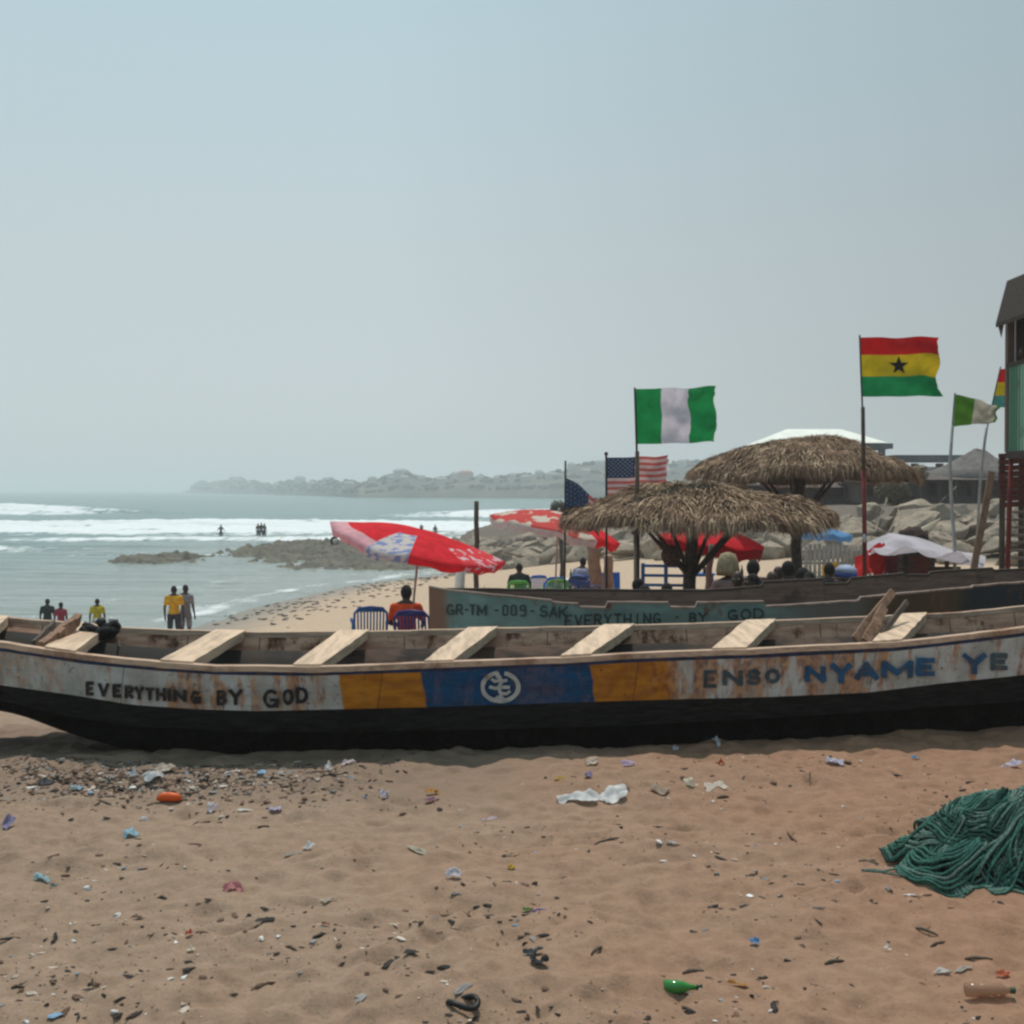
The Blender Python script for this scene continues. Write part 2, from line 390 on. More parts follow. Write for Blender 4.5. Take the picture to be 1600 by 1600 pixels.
b1 = k.bump(a2, .9, 2.4); k.bump(a1, .7, .22, b1)
sea = sm.build('sea_water', k.m, smooth=True); sea['kind'] = 'structure'
for nm, arr in (('foam', foam), ('deep', sdist)):
    at = sea.data.attributes.new(nm, 'FLOAT', 'POINT'); at.data.foreach_set('value', arr.ravel().astype(np.float32))
bm_ = MB(); bm_.add([(-8000, -400, -16), (8000, -400, -16), (8000, 7700, -16), (-8000, 7700, -16)], [(0, 1, 2, 3)])
sb = bm_.build('seabed', simple('seabed', (.12, .11, .09), .9, .2, .1, 0)); sb['kind'] = 'structure'

# ------------------------------------------------------------------ hazy headland with houses
hp = np.array([(286, 769), (300, 762), (318, 757), (345, 757), (368, 749), (385, 753), (404, 758), (430, 760), (450, 755), (480, 757), (520, 753),
     (560, 757), (600, 750), (635, 741), (665, 752), (690, 747), (725, 741), (760, 749), (800, 743), (840, 740), (880, 738), (905, 728), (935, 727),
     (960, 735), (1000, 733), (1050, 728), (1120, 730), (1200, 735), (1350, 738), (1600, 740), (1900, 742)], float)
pxs = np.linspace(286, 1900, 900); top = np.interp(pxs, hp[:, 0], hp[:, 1])
Yb = np.interp(pxs, [286, 420, 560, 900, 1900], [1900, 1250, 760, 700, 640])
prof = [(0, 0), (.02, .16), (.10, .42), (.28, .72), (.6, .95), (1, 1.0), (1.6, .8), (3, .25)]
rows = []
for a, hh in prof:
    Yr = Yb*(1 + .11*a); zt = H-(top-HOR)/F*(Yb*1.11)
    X = (pxs-800)/F*Yr
    z = SEA-.3 + (zt-SEA)*hh*(1 + (fbm(X*.05, Yr*.05+a*7, 12, 4)-.5)*.5*(a > .01)) + (noise(X*.16, Yr*.1+a*3, 5)-.4)*2.0*(a > .05)*(a < 2)
    rows.append(np.stack([X, Yr, z], -1))
hm = MB(); hm.grid(np.array(rows))
k = NT('far_hillside'); p = k.pos(); n1 = k.noise(p, .03, 6, .7); n2 = k.noise(p, .16, 5, .7)
c = k.mix(k.rng(n1, .4, .6), (.035, .045, .03), (.10, .10, .07)); c = k.mix(k.rng(n2, .55, .7), c, (.16, .14, .11)); k.col(c); k.rough(.95)
hl = hm.build('headland_hills', k.m, smooth=True); hl['kind'] = 'structure'
wallm = [simple('far_wall_%s' % n, c, .8, .08, .2, 0) for n, c in (('cream', (.40, .37, .32)), ('white', (.48, .48, .46)), ('pink', (.50, .34, .28)))]
roofm = [simple('far_roof_grey', (.22, .22, .22), .8, .1, .2, 0), simple('far_roof_rust', (.30, .12, .08), .8, .1, .2, 0)]
dwin = simple('far_window', (.03, .035, .04), .3, .1, 1, 0)
def ztop(px, row): return rows[row][int(np.clip(np.interp(px, pxs, np.arange(900)), 0, 899))]
hx = [372, 395, 432, 470, 488, 512, 548, 583, 612, 628, 633, 660, 690, 712, 728, 748, 777, 806, 822, 843, 862, 893, 915, 938, 968, 1015, 1042, 1066]
for i, px in enumerate(hx):
    q = ztop(px, 3 + i % 2); s = q[1]/760; w_ = rng.uniform(3.5, 7)*s; d_ = rng.uniform(4, 6)*s; h_ = rng.uniform(1.6, 3.2)*s
    big = px in (628, 725, 728)
    if big: w_, h_ = 9*s, 4.2*s
    t = thing('far_house', 'small pale house among the trees of the hazy headland', 'house', q, 0, 'houses on the hazy headland')
    if px == 728: t['label'] = 'wide pink house on the hazy headland right of the white block'; 
    if px == 628: t['label'] = 'tall white block at the headland peak above the red parasol'
    wm = wallm[2] if px == 728 else wallm[1] if px == 628 else wallm[i % 2]
    MB().box((0, 0, h_/2-.6), (w_, d_, h_+1.2)).build('wall', wm, t)
    m = MB(); r_ = h_
    m.add([(-w_*.55, -d_*.55, r_), (w_*.55, -d_*.55, r_), (w_*.55, d_*.55, r_), (-w_*.55, d_*.55, r_), (-w_*.3, 0, r_+1.3*s), (w_*.3, 0, r_+1.3*s)],
          [(0, 1, 5, 4), (1, 2, 5), (2, 3, 4, 5), (3, 0, 4), (3, 2, 1, 0)]); m.build('roof', roofm[1 if px == 728 else 0], t)
# trees of the headland: one far-off mass of crowns
tm = MB()
for i in range(900):
    px = rng.uniform(300, 1250); r0 = int(rng.integers(2, 6)); q = ztop(px, r0); s = q[1]/760; r_ = rng.uniform(.7, 1.9)*s
    b0 = MB().ball((0, 0, 0), (r_*rng.uniform(1, 1.7), r_, r_*rng.uniform(.7, 1.1)), 9, 6); v = b0.v[0]
    v = v*(1+.35*(fbm(v[:, 0]/s*.8+i, v[:, 2]/s*.8+v[:, 1]/s, 3, 2)-.5)[:, None])
    tm.add(v + q + np.array((0, 0, r_*.35)), b0.f)
k = NT('far_foliage'); k.col(k.mix(k.rng(k.noise(k.pos(), .3, 4), .4, .6), (.03, .045, .03), (.07, .085, .05))); k.rough(.9)
tag(tm.build('headland_woods', k.m, smooth=True), 'far mass of dull green trees along the hazy headland', 'woods', kind='stuff')

# ------------------------------------------------------------------ haze
hb = MB().box((0, 3650, 1.5), (15900, 8060, 40)); v = hb.v[0]; v[:, 2] = np.where(v[:, 2] > 0, 26, -17); v[:, 1] = np.where(v[:, 1] > 100, 7690, -380)
hm_ = bpy.data.materials.new('haze'); hm_.use_nodes = True; t_ = hm_.node_tree; t_.nodes.clear()
ho = t_.nodes.new('ShaderNodeOutputMaterial'); pv = t_.nodes.new('ShaderNodeVolumePrincipled')
pv.inputs['Color'].default_value = (.93, .975, 1.0, 1); pv.inputs['Density'].default_value = .0008; pv.inputs['Anisotropy'].default_value = .1
t_.links.new(pv.outputs[0], ho.inputs['Volume'])
hz_ = hb.build('haze', hm_); hz_['kind'] = 'stuff'; tag(hz_, 'pale humid sea haze over the whole beach and bay', 'haze')
# ------------------------------------------------------------------ painted fishing boats
def interp_s(x, tab, sm=0):
    tab = np.array(tab, float); y = np.interp(x, tab[:, 0], tab[:, 1])
    if sm:
        acc = 0
        for o_ in np.linspace(-1, 1, 9): acc = acc + np.interp(np.asarray(x) + o_*sm, tab[:, 0], tab[:, 1])
        y = acc/9
    return y
def stroke_font():
    def arc(cx, cy, rx, ry, a0, a1, n=12):
        t = np.radians(np.linspace(a0, a1, n)); return [(cx+rx*math.cos(q), cy+ry*math.sin(q)) for q in t]
    f = {}
    f['E'] = [[(0, 0), (0, 1)], [(0, 1), (1, 1)], [(0, .5), (.8, .5)], [(0, 0), (1, 0)]]
    f['V'] = [[(0, 1), (.5, 0)], [(.5, 0), (1, 1)]]
    f['R'] = [[(0, 0), (0, 1)], [(0, 1), (.55, 1)] + arc(.55, .75, .4, .25, 90, -90)[1:] + [(0, .5)], [(.45, .5), (1, 0)]]
    f['Y'] = [[(0, 1), (.5, .48)], [(1, 1), (.5, .48)], [(.5, .5), (.5, 0)]]
    f['T'] = [[(0, 1), (1, 1)], [(.5, 1), (.5, 0)]]
    f['H'] = [[(0, 0), (0, 1)], [(1, 0), (1, 1)], [(0, .5), (1, .5)]]
    f['I'] = [[(.5, 0), (.5, 1)]]
    f['N'] = [[(0, 0), (0, 1)], [(0, 1), (1, 0)], [(1, 0), (1, 1)]]
    f['G'] = [arc(.5, .5, .5, .5, 50, 330, 20), [(.5, .42), (1, .42)], [(.95, .42), (.95, 0)]]
    f['B'] = [[(0, 0), (0, 1)], [(0, 1), (.5, 1)] + arc(.5, .76, .38, .24, 90, -90)[1:] + [(0, .52)], [(.5, .52)] + arc(.5, .26, .48, .26, 90, -90)[1:] + [(0, 0)]]
    f['O'] = [arc(.5, .5, .48, .5, 0, 360, 24)]
    f['0'] = [[(.1, .1), (.1, .9), (.25, 1), (.75, 1), (.9, .9), (.9, .1), (.75, 0), (.25, 0), (.1, .1)]]
    f['9'] = [[(.9, .55), (.15, .55), (.1, .65), (.1, .9), (.25, 1), (.75, 1), (.9, .9), (.9, .1), (.75, 0), (.15, 0)]]
    f['D'] = [[(0, 0), (0, 1)], [(0, 1), (.4, 1)] + arc(.4, .5, .58, .5, 90, -90)[1:] + [(0, 0)]]
    f['S'] = [arc(.5, .74, .45, .26, 20, 270, 14)[:-1] + arc(.5, .26, .47, .26, 90, -160, 14)]
    f['A'] = [[(0, 0), (.5, 1)], [(.5, 1), (1, 0)], [(.2, .32), (.8, .32)]]
    f['M'] = [[(0, 0), (0, 1)], [(0, 1), (.5, .25)], [(.5, .25), (1, 1)], [(1, 1), (1, 0)]]
    f['K'] = [[(0, 0), (0, 1)], [(0, .42), (1, 1)], [(.3, .6), (1, 0)]]
    f['-'] = [[(0, .5), (1, .5)]]; f['.'] = [[(.35, .45), (.65, .45)]]
    return f
SF = stroke_font(); _lay = [0]
def paint_strokes(mb, polys, wpx, surf, wob=.5):
    """brush strokes given in photo pixels, laid on the hull by surf(px, py, lift)"""
    for pl in polys:
        pl = np.array(pl, float); q = [pl[0]]
        for a, b in zip(pl[:-1], pl[1:]):
            n_ = max(1, int(np.hypot(*(b-a))/4)); q += [a+(b-a)*i/n_ for i in range(1, n_+1)]
        q = np.array(q); t = np.gradient(q, axis=0); t /= np.linalg.norm(t, axis=1)[:, None]+1e-9; nrm = np.stack([-t[:, 1], t[:, 0]], -1)
        w = wpx/2*(1+(noise(np.arange(len(q))*.6, pl[0][0], 4)-.5)*.4)[:, None]
        q = q.copy(); q[0] -= t[0]*wpx*.35; q[-1] += t[-1]*wpx*.35
        _lay[0] += 1; lift = .004 + (_lay[0] % 40)*.00012
        L = [surf(a[0], a[1], lift) for a in q+nrm*w]; R_ = [surf(a[0], a[1], lift) for a in q-nrm*w]
        mb.grid(np.stack([L, R_], 1))
def letters(mb, lst, wpx, surf):
    for ch, x0, x1, y0, y1 in lst:
        h = wpx*.45; x0 += h if ch != 'I' else 0; x1 -= h if ch != 'I' else 0; y0 += h; y1 -= h
        paint_strokes(mb, [[(x0+u*(x1-x0), y1+v*(y0-y1)) for u, v in s] for s in SF[ch]], wpx, surf)

class Boat:
    """hull from measured rows: each row of the near side is a table px -> photo row, at a depth table px -> metres"""
    def __init__(b, X0, X1, Yn, rows, yfar, Wd, n=170):
        b.Xs = np.linspace(X0, X1, n); b.n = n
        pa = np.linspace(-1400, 3200, 2400); Ya = interp_s(pa, Yn, 60); Xa = (pa-800)/F*Ya
        b.pxn = np.interp(b.Xs, Xa, pa); b.Yn = np.interp(b.Xs, Xa, Ya)
        b.W = interp_s(b.pxn, Wd, 60); b.Yf = b.Yn + b.W
        b.lv = []
        for tab, dy, sm in rows:
            y = interp_s(b.pxn, tab, sm); Y = b.Yn + dy*np.minimum(1, b.W/1.2); b.lv.append(np.stack([b.Xs, Y, H-(y-HOR)/F*Y], -1))
        pf = 800+b.Xs*F/b.Yf; b.zf = H-(interp_s(pf, yfar, 12)-HOR)/F*b.Yf
        b.far = np.stack([b.Xs, b.Yf, b.zf], -1); b.near = b.lv[0]
    def surf(b, px, py, lift=.004):
        """near outer side at a photo pixel"""
        Y = 11.0 if b.Yn.min() < 12 else 14.5
        for _ in range(6):
            X = (px-800)/F*Y; cols = [np.array([np.interp(X, b.Xs, l[:, j]) for j in range(3)]) for l in b.lv]
            rws = [HOR+(H-c[2])*F/c[1] for c in cols]
            Y = float(np.interp(py, rws, [c[1] for c in cols]))
        z = H-(py-HOR)/F*Y; v = np.array((X, Y, z)); d = np.array((0, 0, H))-v
        n_ = np.array((0, -1, -.1)); return v + n_*lift*3
def strip(a, b_): return np.stack([a, b_], 0)

# ---- the near boat
rail_row = [(-900, 925), (-500, 965), (-200, 990), (0, 1004), (60, 1013), (130, 1024), (245, 1035), (340, 1041), (480, 1043), (660, 1037), (880, 1028), (1000, 1021), (1200, 1014), (1400, 1004), (1500, 993), (1600, 981), (1900, 935), (2300, 850), (2600, 800)]
def sh(t, d, dl=None): return [(x, y+(d if dl is None or x > 0 else dl)) for x, y in t]
band_bot = [(-900, 960), (-500, 1010), (-200, 1045), (0, 1072), (110, 1087), (200, 1102), (300, 1109), (400, 1112), (660, 1106), (1000, 1095), (1200, 1090), (1360, 1083), (1480, 1068), (1600, 1056), (1900, 1003), (2300, 905), (2600, 850)]
chine = [(-900, 975), (-500, 1035), (-200, 1070), (0, 1098), (100, 1122), (200, 1136), (400, 1145), (700, 1142), (1000, 1134), (1200, 1123), (1400, 1111), (1600, 1097), (1900, 1040), (2300, 935), (2600, 880)]
keel = [(-900, 985), (-500, 1045), (-200, 1082), (0, 1118), (50, 1137), (100, 1154), (170, 1171), (260, 1182), (400, 1190), (700, 1192), (1000, 1188), (1200, 1182), (1400, 1172), (1600, 1160), (1900, 1100), (2300, 970), (2600, 910)]
yfar1 = [(-900, 905), (-500, 930), (-100, 958), (0, 964), (100, 972), (185, 981), (300, 985), (400, 988), (560, 987), (800, 981), (1000, 977), (1200, 970), (1350, 964), (1500, 957), (1600, 947), (1900, 905), (2300, 840), (2600, 790)]
Yn1 = [(-1400, 12.3), (-900, 11.6), (-500, 10.95), (0, 10.55), (500, 10.4), (1000, 10.72), (1600, 11.5), (2000, 12.2), (2600, 13.6)]
Wd1 = [(-1000, .05), (-850, .5), (-500, 1.2), (0, 1.75), (500, 1.92), (1000, 1.88), (1600, 1.7), (1900, 1.3), (2150, .7), (2300, .05)]
B1 = Boat(-9.4, 9.0, Yn1, [(rail_row, 0, 8), (sh(rail_row, 8), -.008, 8), (sh(rail_row, 14), .005, 8), (band_bot, .06, 10), (chine, .15, 14), (keel, .42, 20)], yfar1, Wd1)
fb = thing('fishing_boat', 'long wooden fishing boat painted white, ochre and blue beached nearest on the sand', 'boat', (0, 11.4, 0))

k = NT('boat_paint'); uv = k.xyz(k.coord('UV')); u, v_ = uv[0], uv[1]; p = k.coord()
def step(a, soft=.0012): return k.rng(u, a-soft, a+soft)
wob = k.math('MULTIPLY', k.math('SUBTRACT', k.noise(p, 9, 3), .5), .006)
uu = k.math('ADD', k.math('ADD', u, wob), k.math('ADD', k.math('MULTIPLY', v_, -.005), .0075))
def stp(a): return k.rng(uu, a-.0012, a+.0012)
white = k.mix(k.rng(k.noise(p, 3, 4), .4, .65), (.47, .495, .49), (.32, .32, .30))
och = k.mix(k.rng(k.noise(k.map(p, (1, 1, 3)), 5, 5), .35, .65), (.44, .175, .010), (.30, .105, .008))
blu = k.mix(k.rng(k.noise(k.map(p, (1, 1, 4)), 3, 5), .35, .7), (.004, .062, .165), (.006, .035, .095))
c = k.mix(stp(.337), white, och); c = k.mix(stp(.4185), c, blu); c = k.mix(stp(.584), c, och)
c = k.mix(k.rng(uu, .655, .672), c, white)
# rust running down from the nails, stronger in places along the side
st = k.noise(k.map(p, (7.5, 7.5, 1.3)), 1.0, 5, .7); loc = k.noise(k.map(p, (1.15, 1, .2)), 1.0, 3, .6)
zone = k.rng(loc, .38, .62); onwhite = k.math('MAXIMUM', k.rng(uu, .333, .34, 1, .16), k.rng(uu, .62, .66))
rust = k.math('MULTIPLY', k.rng(k.math('ADD', st, k.math('MULTIPLY', zone, .16)), .56, .72), onwhite)
xr = k.rng(uu, .655, .70); patch = k.math('MULTIPLY', k.rng(uu, .64, .68), k.rng(uu, .74, .79, 1, 0))
p2 = k.math('MULTIPLY', k.rng(uu, .165, .185), k.rng(uu, .245, .27, 1, 0))
rust = k.math('MAXIMUM', rust, k.math('MULTIPLY', k.math('MAXIMUM', patch, p2), k.rng(st, .42, .56)))
rust = k.math('MULTIPLY', rust, k.rng(uu, .09, .17, .55, 1)); rc = k.mix(k.rng(k.noise(p, 14, 4), .4, .65), (.44, .20, .07), (.15, .042, .012))
c = k.mix(k.math('MULTIPLY', rust, .8), c, rc)
c = k.mix(k.math('MULTIPLY', k.rng(k.noise(k.map(p, (12, 12, 5)), 1, 5, .7), .60, .72), .7), c, (.10, .05, .03))
xs_ = k.xyz(p)[0]; jn = k.rng(k.math('ABSOLUTE', k.math('SUBTRACT', k.math('FRACT', k.math('ADD', k.math('MULTIPLY', xs_, .47), k.math('MULTIPLY', v_, .02))), .5)), .0, .0035, 1, 0); c = k.mix(k.math('MULTIPLY', jn, .8), c, (.03, .018, .012))
nl = k.vor(k.map(p, (5.5, 5.5, 7.5)), 1.0); c = k.mix(k.math('MULTIPLY', k.rng(nl, .05, .10, 1, 0), .75), c, (.09, .035, .015))
chp = k.noise(k.map(p, (16, 16, 26)), 1, 6, .75); c = k.mix(k.math('MULTIPLY', k.rng(chp, .60, .66), .75), c, (.16, .115, .085))
k.col(c); k.rough(.7); k.spec(.2); b1 = k.bump(k.noise(k.map(p, (1, 1, 12)), 3, 5, .6), .5, .012); k.bump(k.noise(k.map(p, (2.2, 2, 2)), 1.5, 3), .5, .05, b1); M['boatpaint'] = k.m
M['stripe'] = simple('dark_blue_stripe', (.012, .03, .085), .55, .4, 9, .1, dirt=(.10, .05, .03), dscale=6)
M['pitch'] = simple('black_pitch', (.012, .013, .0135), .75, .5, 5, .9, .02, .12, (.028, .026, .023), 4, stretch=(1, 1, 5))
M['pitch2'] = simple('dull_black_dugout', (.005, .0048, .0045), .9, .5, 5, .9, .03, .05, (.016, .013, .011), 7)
k = NT('boat_inside'); p = k.coord(); seam = k.xyz(p)[0]
c = k.mix(k.rng(k.noise(k.map(p, (2, 2, 9)), 2, 5), .35, .65), (.36, .19, .13), (.52, .32, .225))
c = k.mix(k.rng(k.noise(k.map(p, (3, 3, 1.5)), 1.1, 6, .75), .50, .64), c, (.085, .033, .018))
c = k.mix(k.rng(k.math('ABSOLUTE', k.math('SUBTRACT', k.math('FRACT', k.math('MULTIPLY', seam, 1.45)), .5)), .0, .012, 1, 0), c, (.02, .012, .01))
k.col(c); k.rough(.85); k.spec(.2); k.bump(k.noise(k.map(p, (1, 1, 9)), 4, 5), .4, .01); M['inside'] = k.m
k = NT('lower_inside_shade'); p = k.coord(); xx = k.xyz(p)[0]
c = k.mix(k.rng(k.noise(k.map(p, (1.2, 1, 5)), 1.4, 5, .7), .4, .6), (.022, .016, .013), (.11, .065, .045)); c = k.mix(k.rng(xx, -3.2, -.8, 1, 0), c, (.024, .022, .02)); k.col(c); k.rough(.9); k.bump(k.noise(p, 9, 5), .4, .01); M['inside2'] = k.m  # lower wall and left end toned darker: hull shade put into the colour
M['bilge'] = simple('dark_bilge', (.028, .026, .02), .8, .5, 4, .5, .02)

def boat_side(b, i, j, name, mat, parent, uvtab=None):
    m = MB(); a = b.lv[i]; c_ = b.lv[j]; n_ = 5
    G = np.stack([a+(c_-a)*t for t in np.linspace(0, 1, n_)], 0); m.grid(G)
    if uvtab is not None: m.uv = np.stack([np.tile(b.pxn/1600, n_), np.repeat(np.linspace(0, 1, n_), b.n)], -1)
    return m.build(name, mat, parent, True, True)
boat_side(B1, 1, 2, 'stripe', M['stripe'], fb)
boat_side(B1, 2, 3, 'painted_band', M['boatpaint'], fb, 1)
m = MB()                                                       # dugout hull: near side, bottom, far side
nb, ch, ke = B1.lv[3], B1.lv[4], B1.lv[5]
def mirror(L):
    d = L[:, 1]-B1.Yn; q = L.copy(); q[:, 1] = B1.Yf-d; return q
seq = [nb, (nb+ch)/2, ch, ch+np.array((0, .05, -.012)), (ch+ke)/2+np.array((0, .0, -.02)), ke, (ke+mirror(ke))/2+np.array((0, 0, -.09)), mirror(ke), mirror(ch), mirror(nb), B1.far+np.array((0, .0, -.02))]
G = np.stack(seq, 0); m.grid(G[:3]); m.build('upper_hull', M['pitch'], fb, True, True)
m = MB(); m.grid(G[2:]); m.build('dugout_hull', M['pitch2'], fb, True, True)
# inner lining
tk = .05; ni = B1.near+np.array((0, tk, -.01)); fi = B1.far+np.array((0, -tk, -.01))
lo = .17
fl1 = np.stack([B1.Xs, B1.Yn+.38*np.minimum(1, B1.W/1.2), np.maximum(ke[:, 2], -.02)+lo], -1); fl2 = fl1.copy(); fl2[:, 1] = B1.Yf-.38*np.minimum(1, B1.W/1.2)
ledge1 = fi*.77+fl2*.23; ledge2 = ledge1+np.array((0, -.03, 0))
m = MB(); m.grid(np.stack([fi, fi*.89+fl2*.11, ledge1], 0)); m.build('inner_side', M['inside'], fb, True, True)
m = MB(); m.grid(np.stack([ledge1, ledge2, ledge2*.5+fl2*.5, fl2], 0)); m.build('lower_inner_side', M['inside2'], fb, True, True); m = MB(); m.grid(np.stack([fl2, (fl1+fl2)/2-np.array((0, 0, .05)), fl1], 0)); m.grid(np.stack([fl1, ni], 0)); m.build('bilge', M['bilge'], fb, True, True)
def rail(L, sgn, w, h, mat, name, parent, seed=1):
    m = MB(); j = (fbm(L[:, 0]*5, L[:, 0]*0, seed, 3)-.5)*.012; up = np.stack([0*j, 0*j, j+.002], -1)
    a = L+np.array((0, -.012*sgn, 0))+up; b_ = L+np.array((0, w*sgn, 0))+up; dn = np.array((0, 0, -h))
    m.grid(np.stack([a+dn, a, b_, b_+dn], 0)); return m.build(name, mat, parent, False, True)
rail(B1.near, 1, .085, .046, M['rail'], 'gunwale', fb); rail(B1.far+np.array((0, 0, .002)), -1, .07, .05, M['rail'], 'gunwale', fb, 3)
# thwarts: rough pale planks, none quite parallel
def on_near(px, b=B1): i = [np.interp(px, b.pxn, b.near[:, j]) for j in range(3)]; return np.array(i)
def on_far(px, b=B1):
    pf = 800+b.Xs*F/b.Yf; return np.array([np.interp(px, pf, b.far[:, j]) for j in range(3)])
for a0, a1, f0, f1 in [(-265, -215, -205, -160), (-75, -30, -35, 14), (66, 113, 122, 171), (248, 298, 338, 383), (455, 501, 530, 577), (662, 707, 731, 778), (877, 924, 943, 992), (1114, 1168, 1165, 1213), (1365, 1413, 1402, 1450), (1625, 1675, 1650, 1700)]:
    q = [on_near(a0)+(0, .03, 0), on_near(a1)+(0, .03, 0), on_far(f1)+(0, -.01, 0), on_far(f0)+(0, -.01, 0)]
    q = [x+np.array((0, 0, .018)) for x in q]; m = MB(); N_ = 10
    g = np.array([[q[0]*(1-t)*(1-s)+q[1]*(1-t)*s+q[2]*t*s+q[3]*t*(1-s) for s in (0, .5, 1)] for t in np.linspace(0, 1, N_)])
    g[:, 0, 0] += rng.normal(0, .004, N_); g[:, 2, 0] += rng.normal(0, .004, N_); dn = np.array((0, 0, -.085))
    m.grid(np.stack([g[:, 0]+dn, g[:, 0], g[:, 1], g[:, 2], g[:, 2]+dn], 1)); m.grid(np.stack([g[:, 2]+dn, g[:, 0]+dn], 1)); m.grid(np.stack([g[0], g[0]+dn], 0)); m.grid(np.stack([g[-1]+dn, g[-1]], 0))
    m.build('thwart', M['thwart'], fb, False, True)
# lettering, the same characters where the photograph has them
S1 = lambda x, y, l: B1.surf(x, y, l)
M['lblack'] = simple('black_letter_paint', (.012, .013, .015), .6, .4, 9, 0, dirt=(.10, .06, .035), dscale=16)
M['lblue'] = simple('blue_letter_paint', (.008, .075, .175), .55, .3, 8, 0, dirt=(.12, .07, .045), dscale=5)
M['ldim'] = simple('faded_blue_letter_paint', (.035, .065, .085), .6, .4, 8, 0, dirt=(.20, .085, .03), dscale=7)
for wd in ([('E',133,146,1065,1087),('V',152,170,1067,1089),('E',175,189,1069,1090),('R',194,208,1071,1092),('Y',209,225,1072,1094),('T',226,241,1074,1095),('H',243,259,1074,1096),('I',260,268,1075,1096),('N',270,291,1077,1097),('G',297,314,1079,1100)],
        [('B',338,354,1078,1102),('Y',357,379,1076,1102)], [('G',411,436,1077,1106),('O',441,459,1076,1101),('D',462,481,1074,1099)]):
    m = MB(); letters(m, wd, 5.6, S1); m.build('lettering', M['lblack'], fb, False, True)
m=None
m = MB(); letters(m, [('E',1100,1121,1047,1075),('N',1130,1161,1047,1072),('S',1167,1190,1046,1071),('O',1196,1220,1045,1068)], 6.8, S1); m.build('lettering', M['ldim'], fb, False, True)
m = MB(); letters(m, [('E',1549,1576,1021,1047)], 7.5, S1); m.build('lettering', M['ldim'], fb, False, True)
m = MB(); letters(m, [('N',1258,1291,1040,1066),('Y',1298,1332,1036,1068),('A',1336,1374,1034,1063),('M',1378,1427,1032,1060),('E',1432,1462,1028,1056)], 8.4, S1); m.build('lettering', M['lblue'], fb, False, True)
m = MB(); letters(m, [('Y',1504,1542,1020,1054)], 8.4, S1); m.build('lettering', M['lblue'], fb, False, True)
def arc(cx, cy, rx, ry, a0, a1, n=16): return [(cx+rx*math.cos(R(q)), cy-ry*math.sin(R(q))) for q in np.linspace(a0, a1, n)]
m = MB(); cx, cy = 781, 1073
paint_strokes(m, [arc(cx, cy, 27, 22, 118, 256, 22), arc(cx+1, cy, 28, 22, 72, -84, 22), [(768, 1054), (776, 1050), (778, 1056)]], 6.8, S1)
paint_strokes(m, [[(778, 1054), (784, 1064), (779, 1074), (783, 1085), (780, 1096)], [(781, 1063), (773, 1064), (769, 1061)], [(780, 1074), (773, 1075), (766, 1073)], [(783, 1065), (791, 1063)], [(782, 1074), (795, 1074)], [(783, 1084), (792, 1084), (796, 1081)]], 5.0, S1)
paint_strokes(m, [arc(781, 1093, 6, 4, 0, 350, 10)], 5, S1)
m.build('emblem', simple('white_emblem_paint', (.42, .44, .44), .6, .15, 9, 0, dirt=(.2, .1, .06), dscale=5), fb, False, True)
# boards standing in the boat
def board(p0, p1, w, t, mat, label, name='wooden_board'):
    m = MB(); p0 = np.array(p0, float); p1 = np.array(p1, float); n_ = 6; d = p1-p0
    pts = [p0+d*i/n_+rng.normal(0, .003, 3) for i in range(n_+1)]
    for a, b_ in zip(pts[:-1], pts[1:]): m.bar(a, b_, w, t, up=(.2, 1, .1))
    return solo(m, name, mat, label, 'board')
board(P(1336, 1000, 11.55), P(1395, 925, 12.3), .075, .03, M['driftwood'], 'taller brown board leaning in the painted boat beside its last plank seat')
board(P(1354, 1003, 11.5), P(1382, 948, 12.0), .085, .03, M['driftwood'], 'short broad board between the two boards leaning in the painted boat')
board(P(1372, 1001, 11.6), P(1418, 941, 12.5), .05, .03, M['post'], 'thin grey board leaning nearest the last plank seat of the painted boat')
board(P(63, 1012, 10.65), P(122, 968, 11.7), .105, .06, M['driftwood'], 'thick brown beam leaning out of the left end of the painted boat')
board(P(52, 1009, 10.75), P(84, 975, 11.9), .07, .03, M['post'], 'thin dark board behind the thick beam at the left end of the painted boat')
# black net bundle on the third thwart, with a cord hanging into the hull
nb_ = thing('net_bundle', 'black rolled net bundle lying over a plank seat at the left of the boat', 'net bundle', P(155, 980, 11.7))
m = MB(); c0 = P(128, 984, 11.75); c1 = P(183, 979, 11.75); N_ = 14
for j in range(9):
    pts = [c0+(c1-c0)*t+np.array((0, .07*math.sin(j*2.4), .0+.034*math.cos(j*2.4)-.05*math.sin(t*3.1)+.02*math.sin(t*9+j))) for t in np.linspace(0, 1, N_)]
    m.tube(pts, .026+.008*np.sin(np.linspace(0, 3.1, N_)), 7)
m.build('roll', simple('black_net', (.018, .019, .02), .9, .4, 30, .8, .01), nb_, True, True)
m = MB(); m.ball(P(157, 972, 11.8), (.05, .05, .045), 10, 7); m.build('float', simple('black_float', (.03, .03, .03), .6), nb_, True, True)
PF = simple('pale_float', (.45, .44, .43), .6)
for fx, fy in ((173, 969), (150, 971)): m = MB(); m.ball(P(fx, fy, 11.85), (.03, .03, .028), 9, 6); m.build('float', PF, nb_, True, True)
m = MB(); m.tube([P(184, 981, 12.3), P(186, 990, 12.27), P(185, 1000, 12.2), P(186, 1012, 12.0)], .008, 6); solo(m, 'rope', M['post'], 'thin cord hanging inside the boat next to the black net bundle', 'cord')

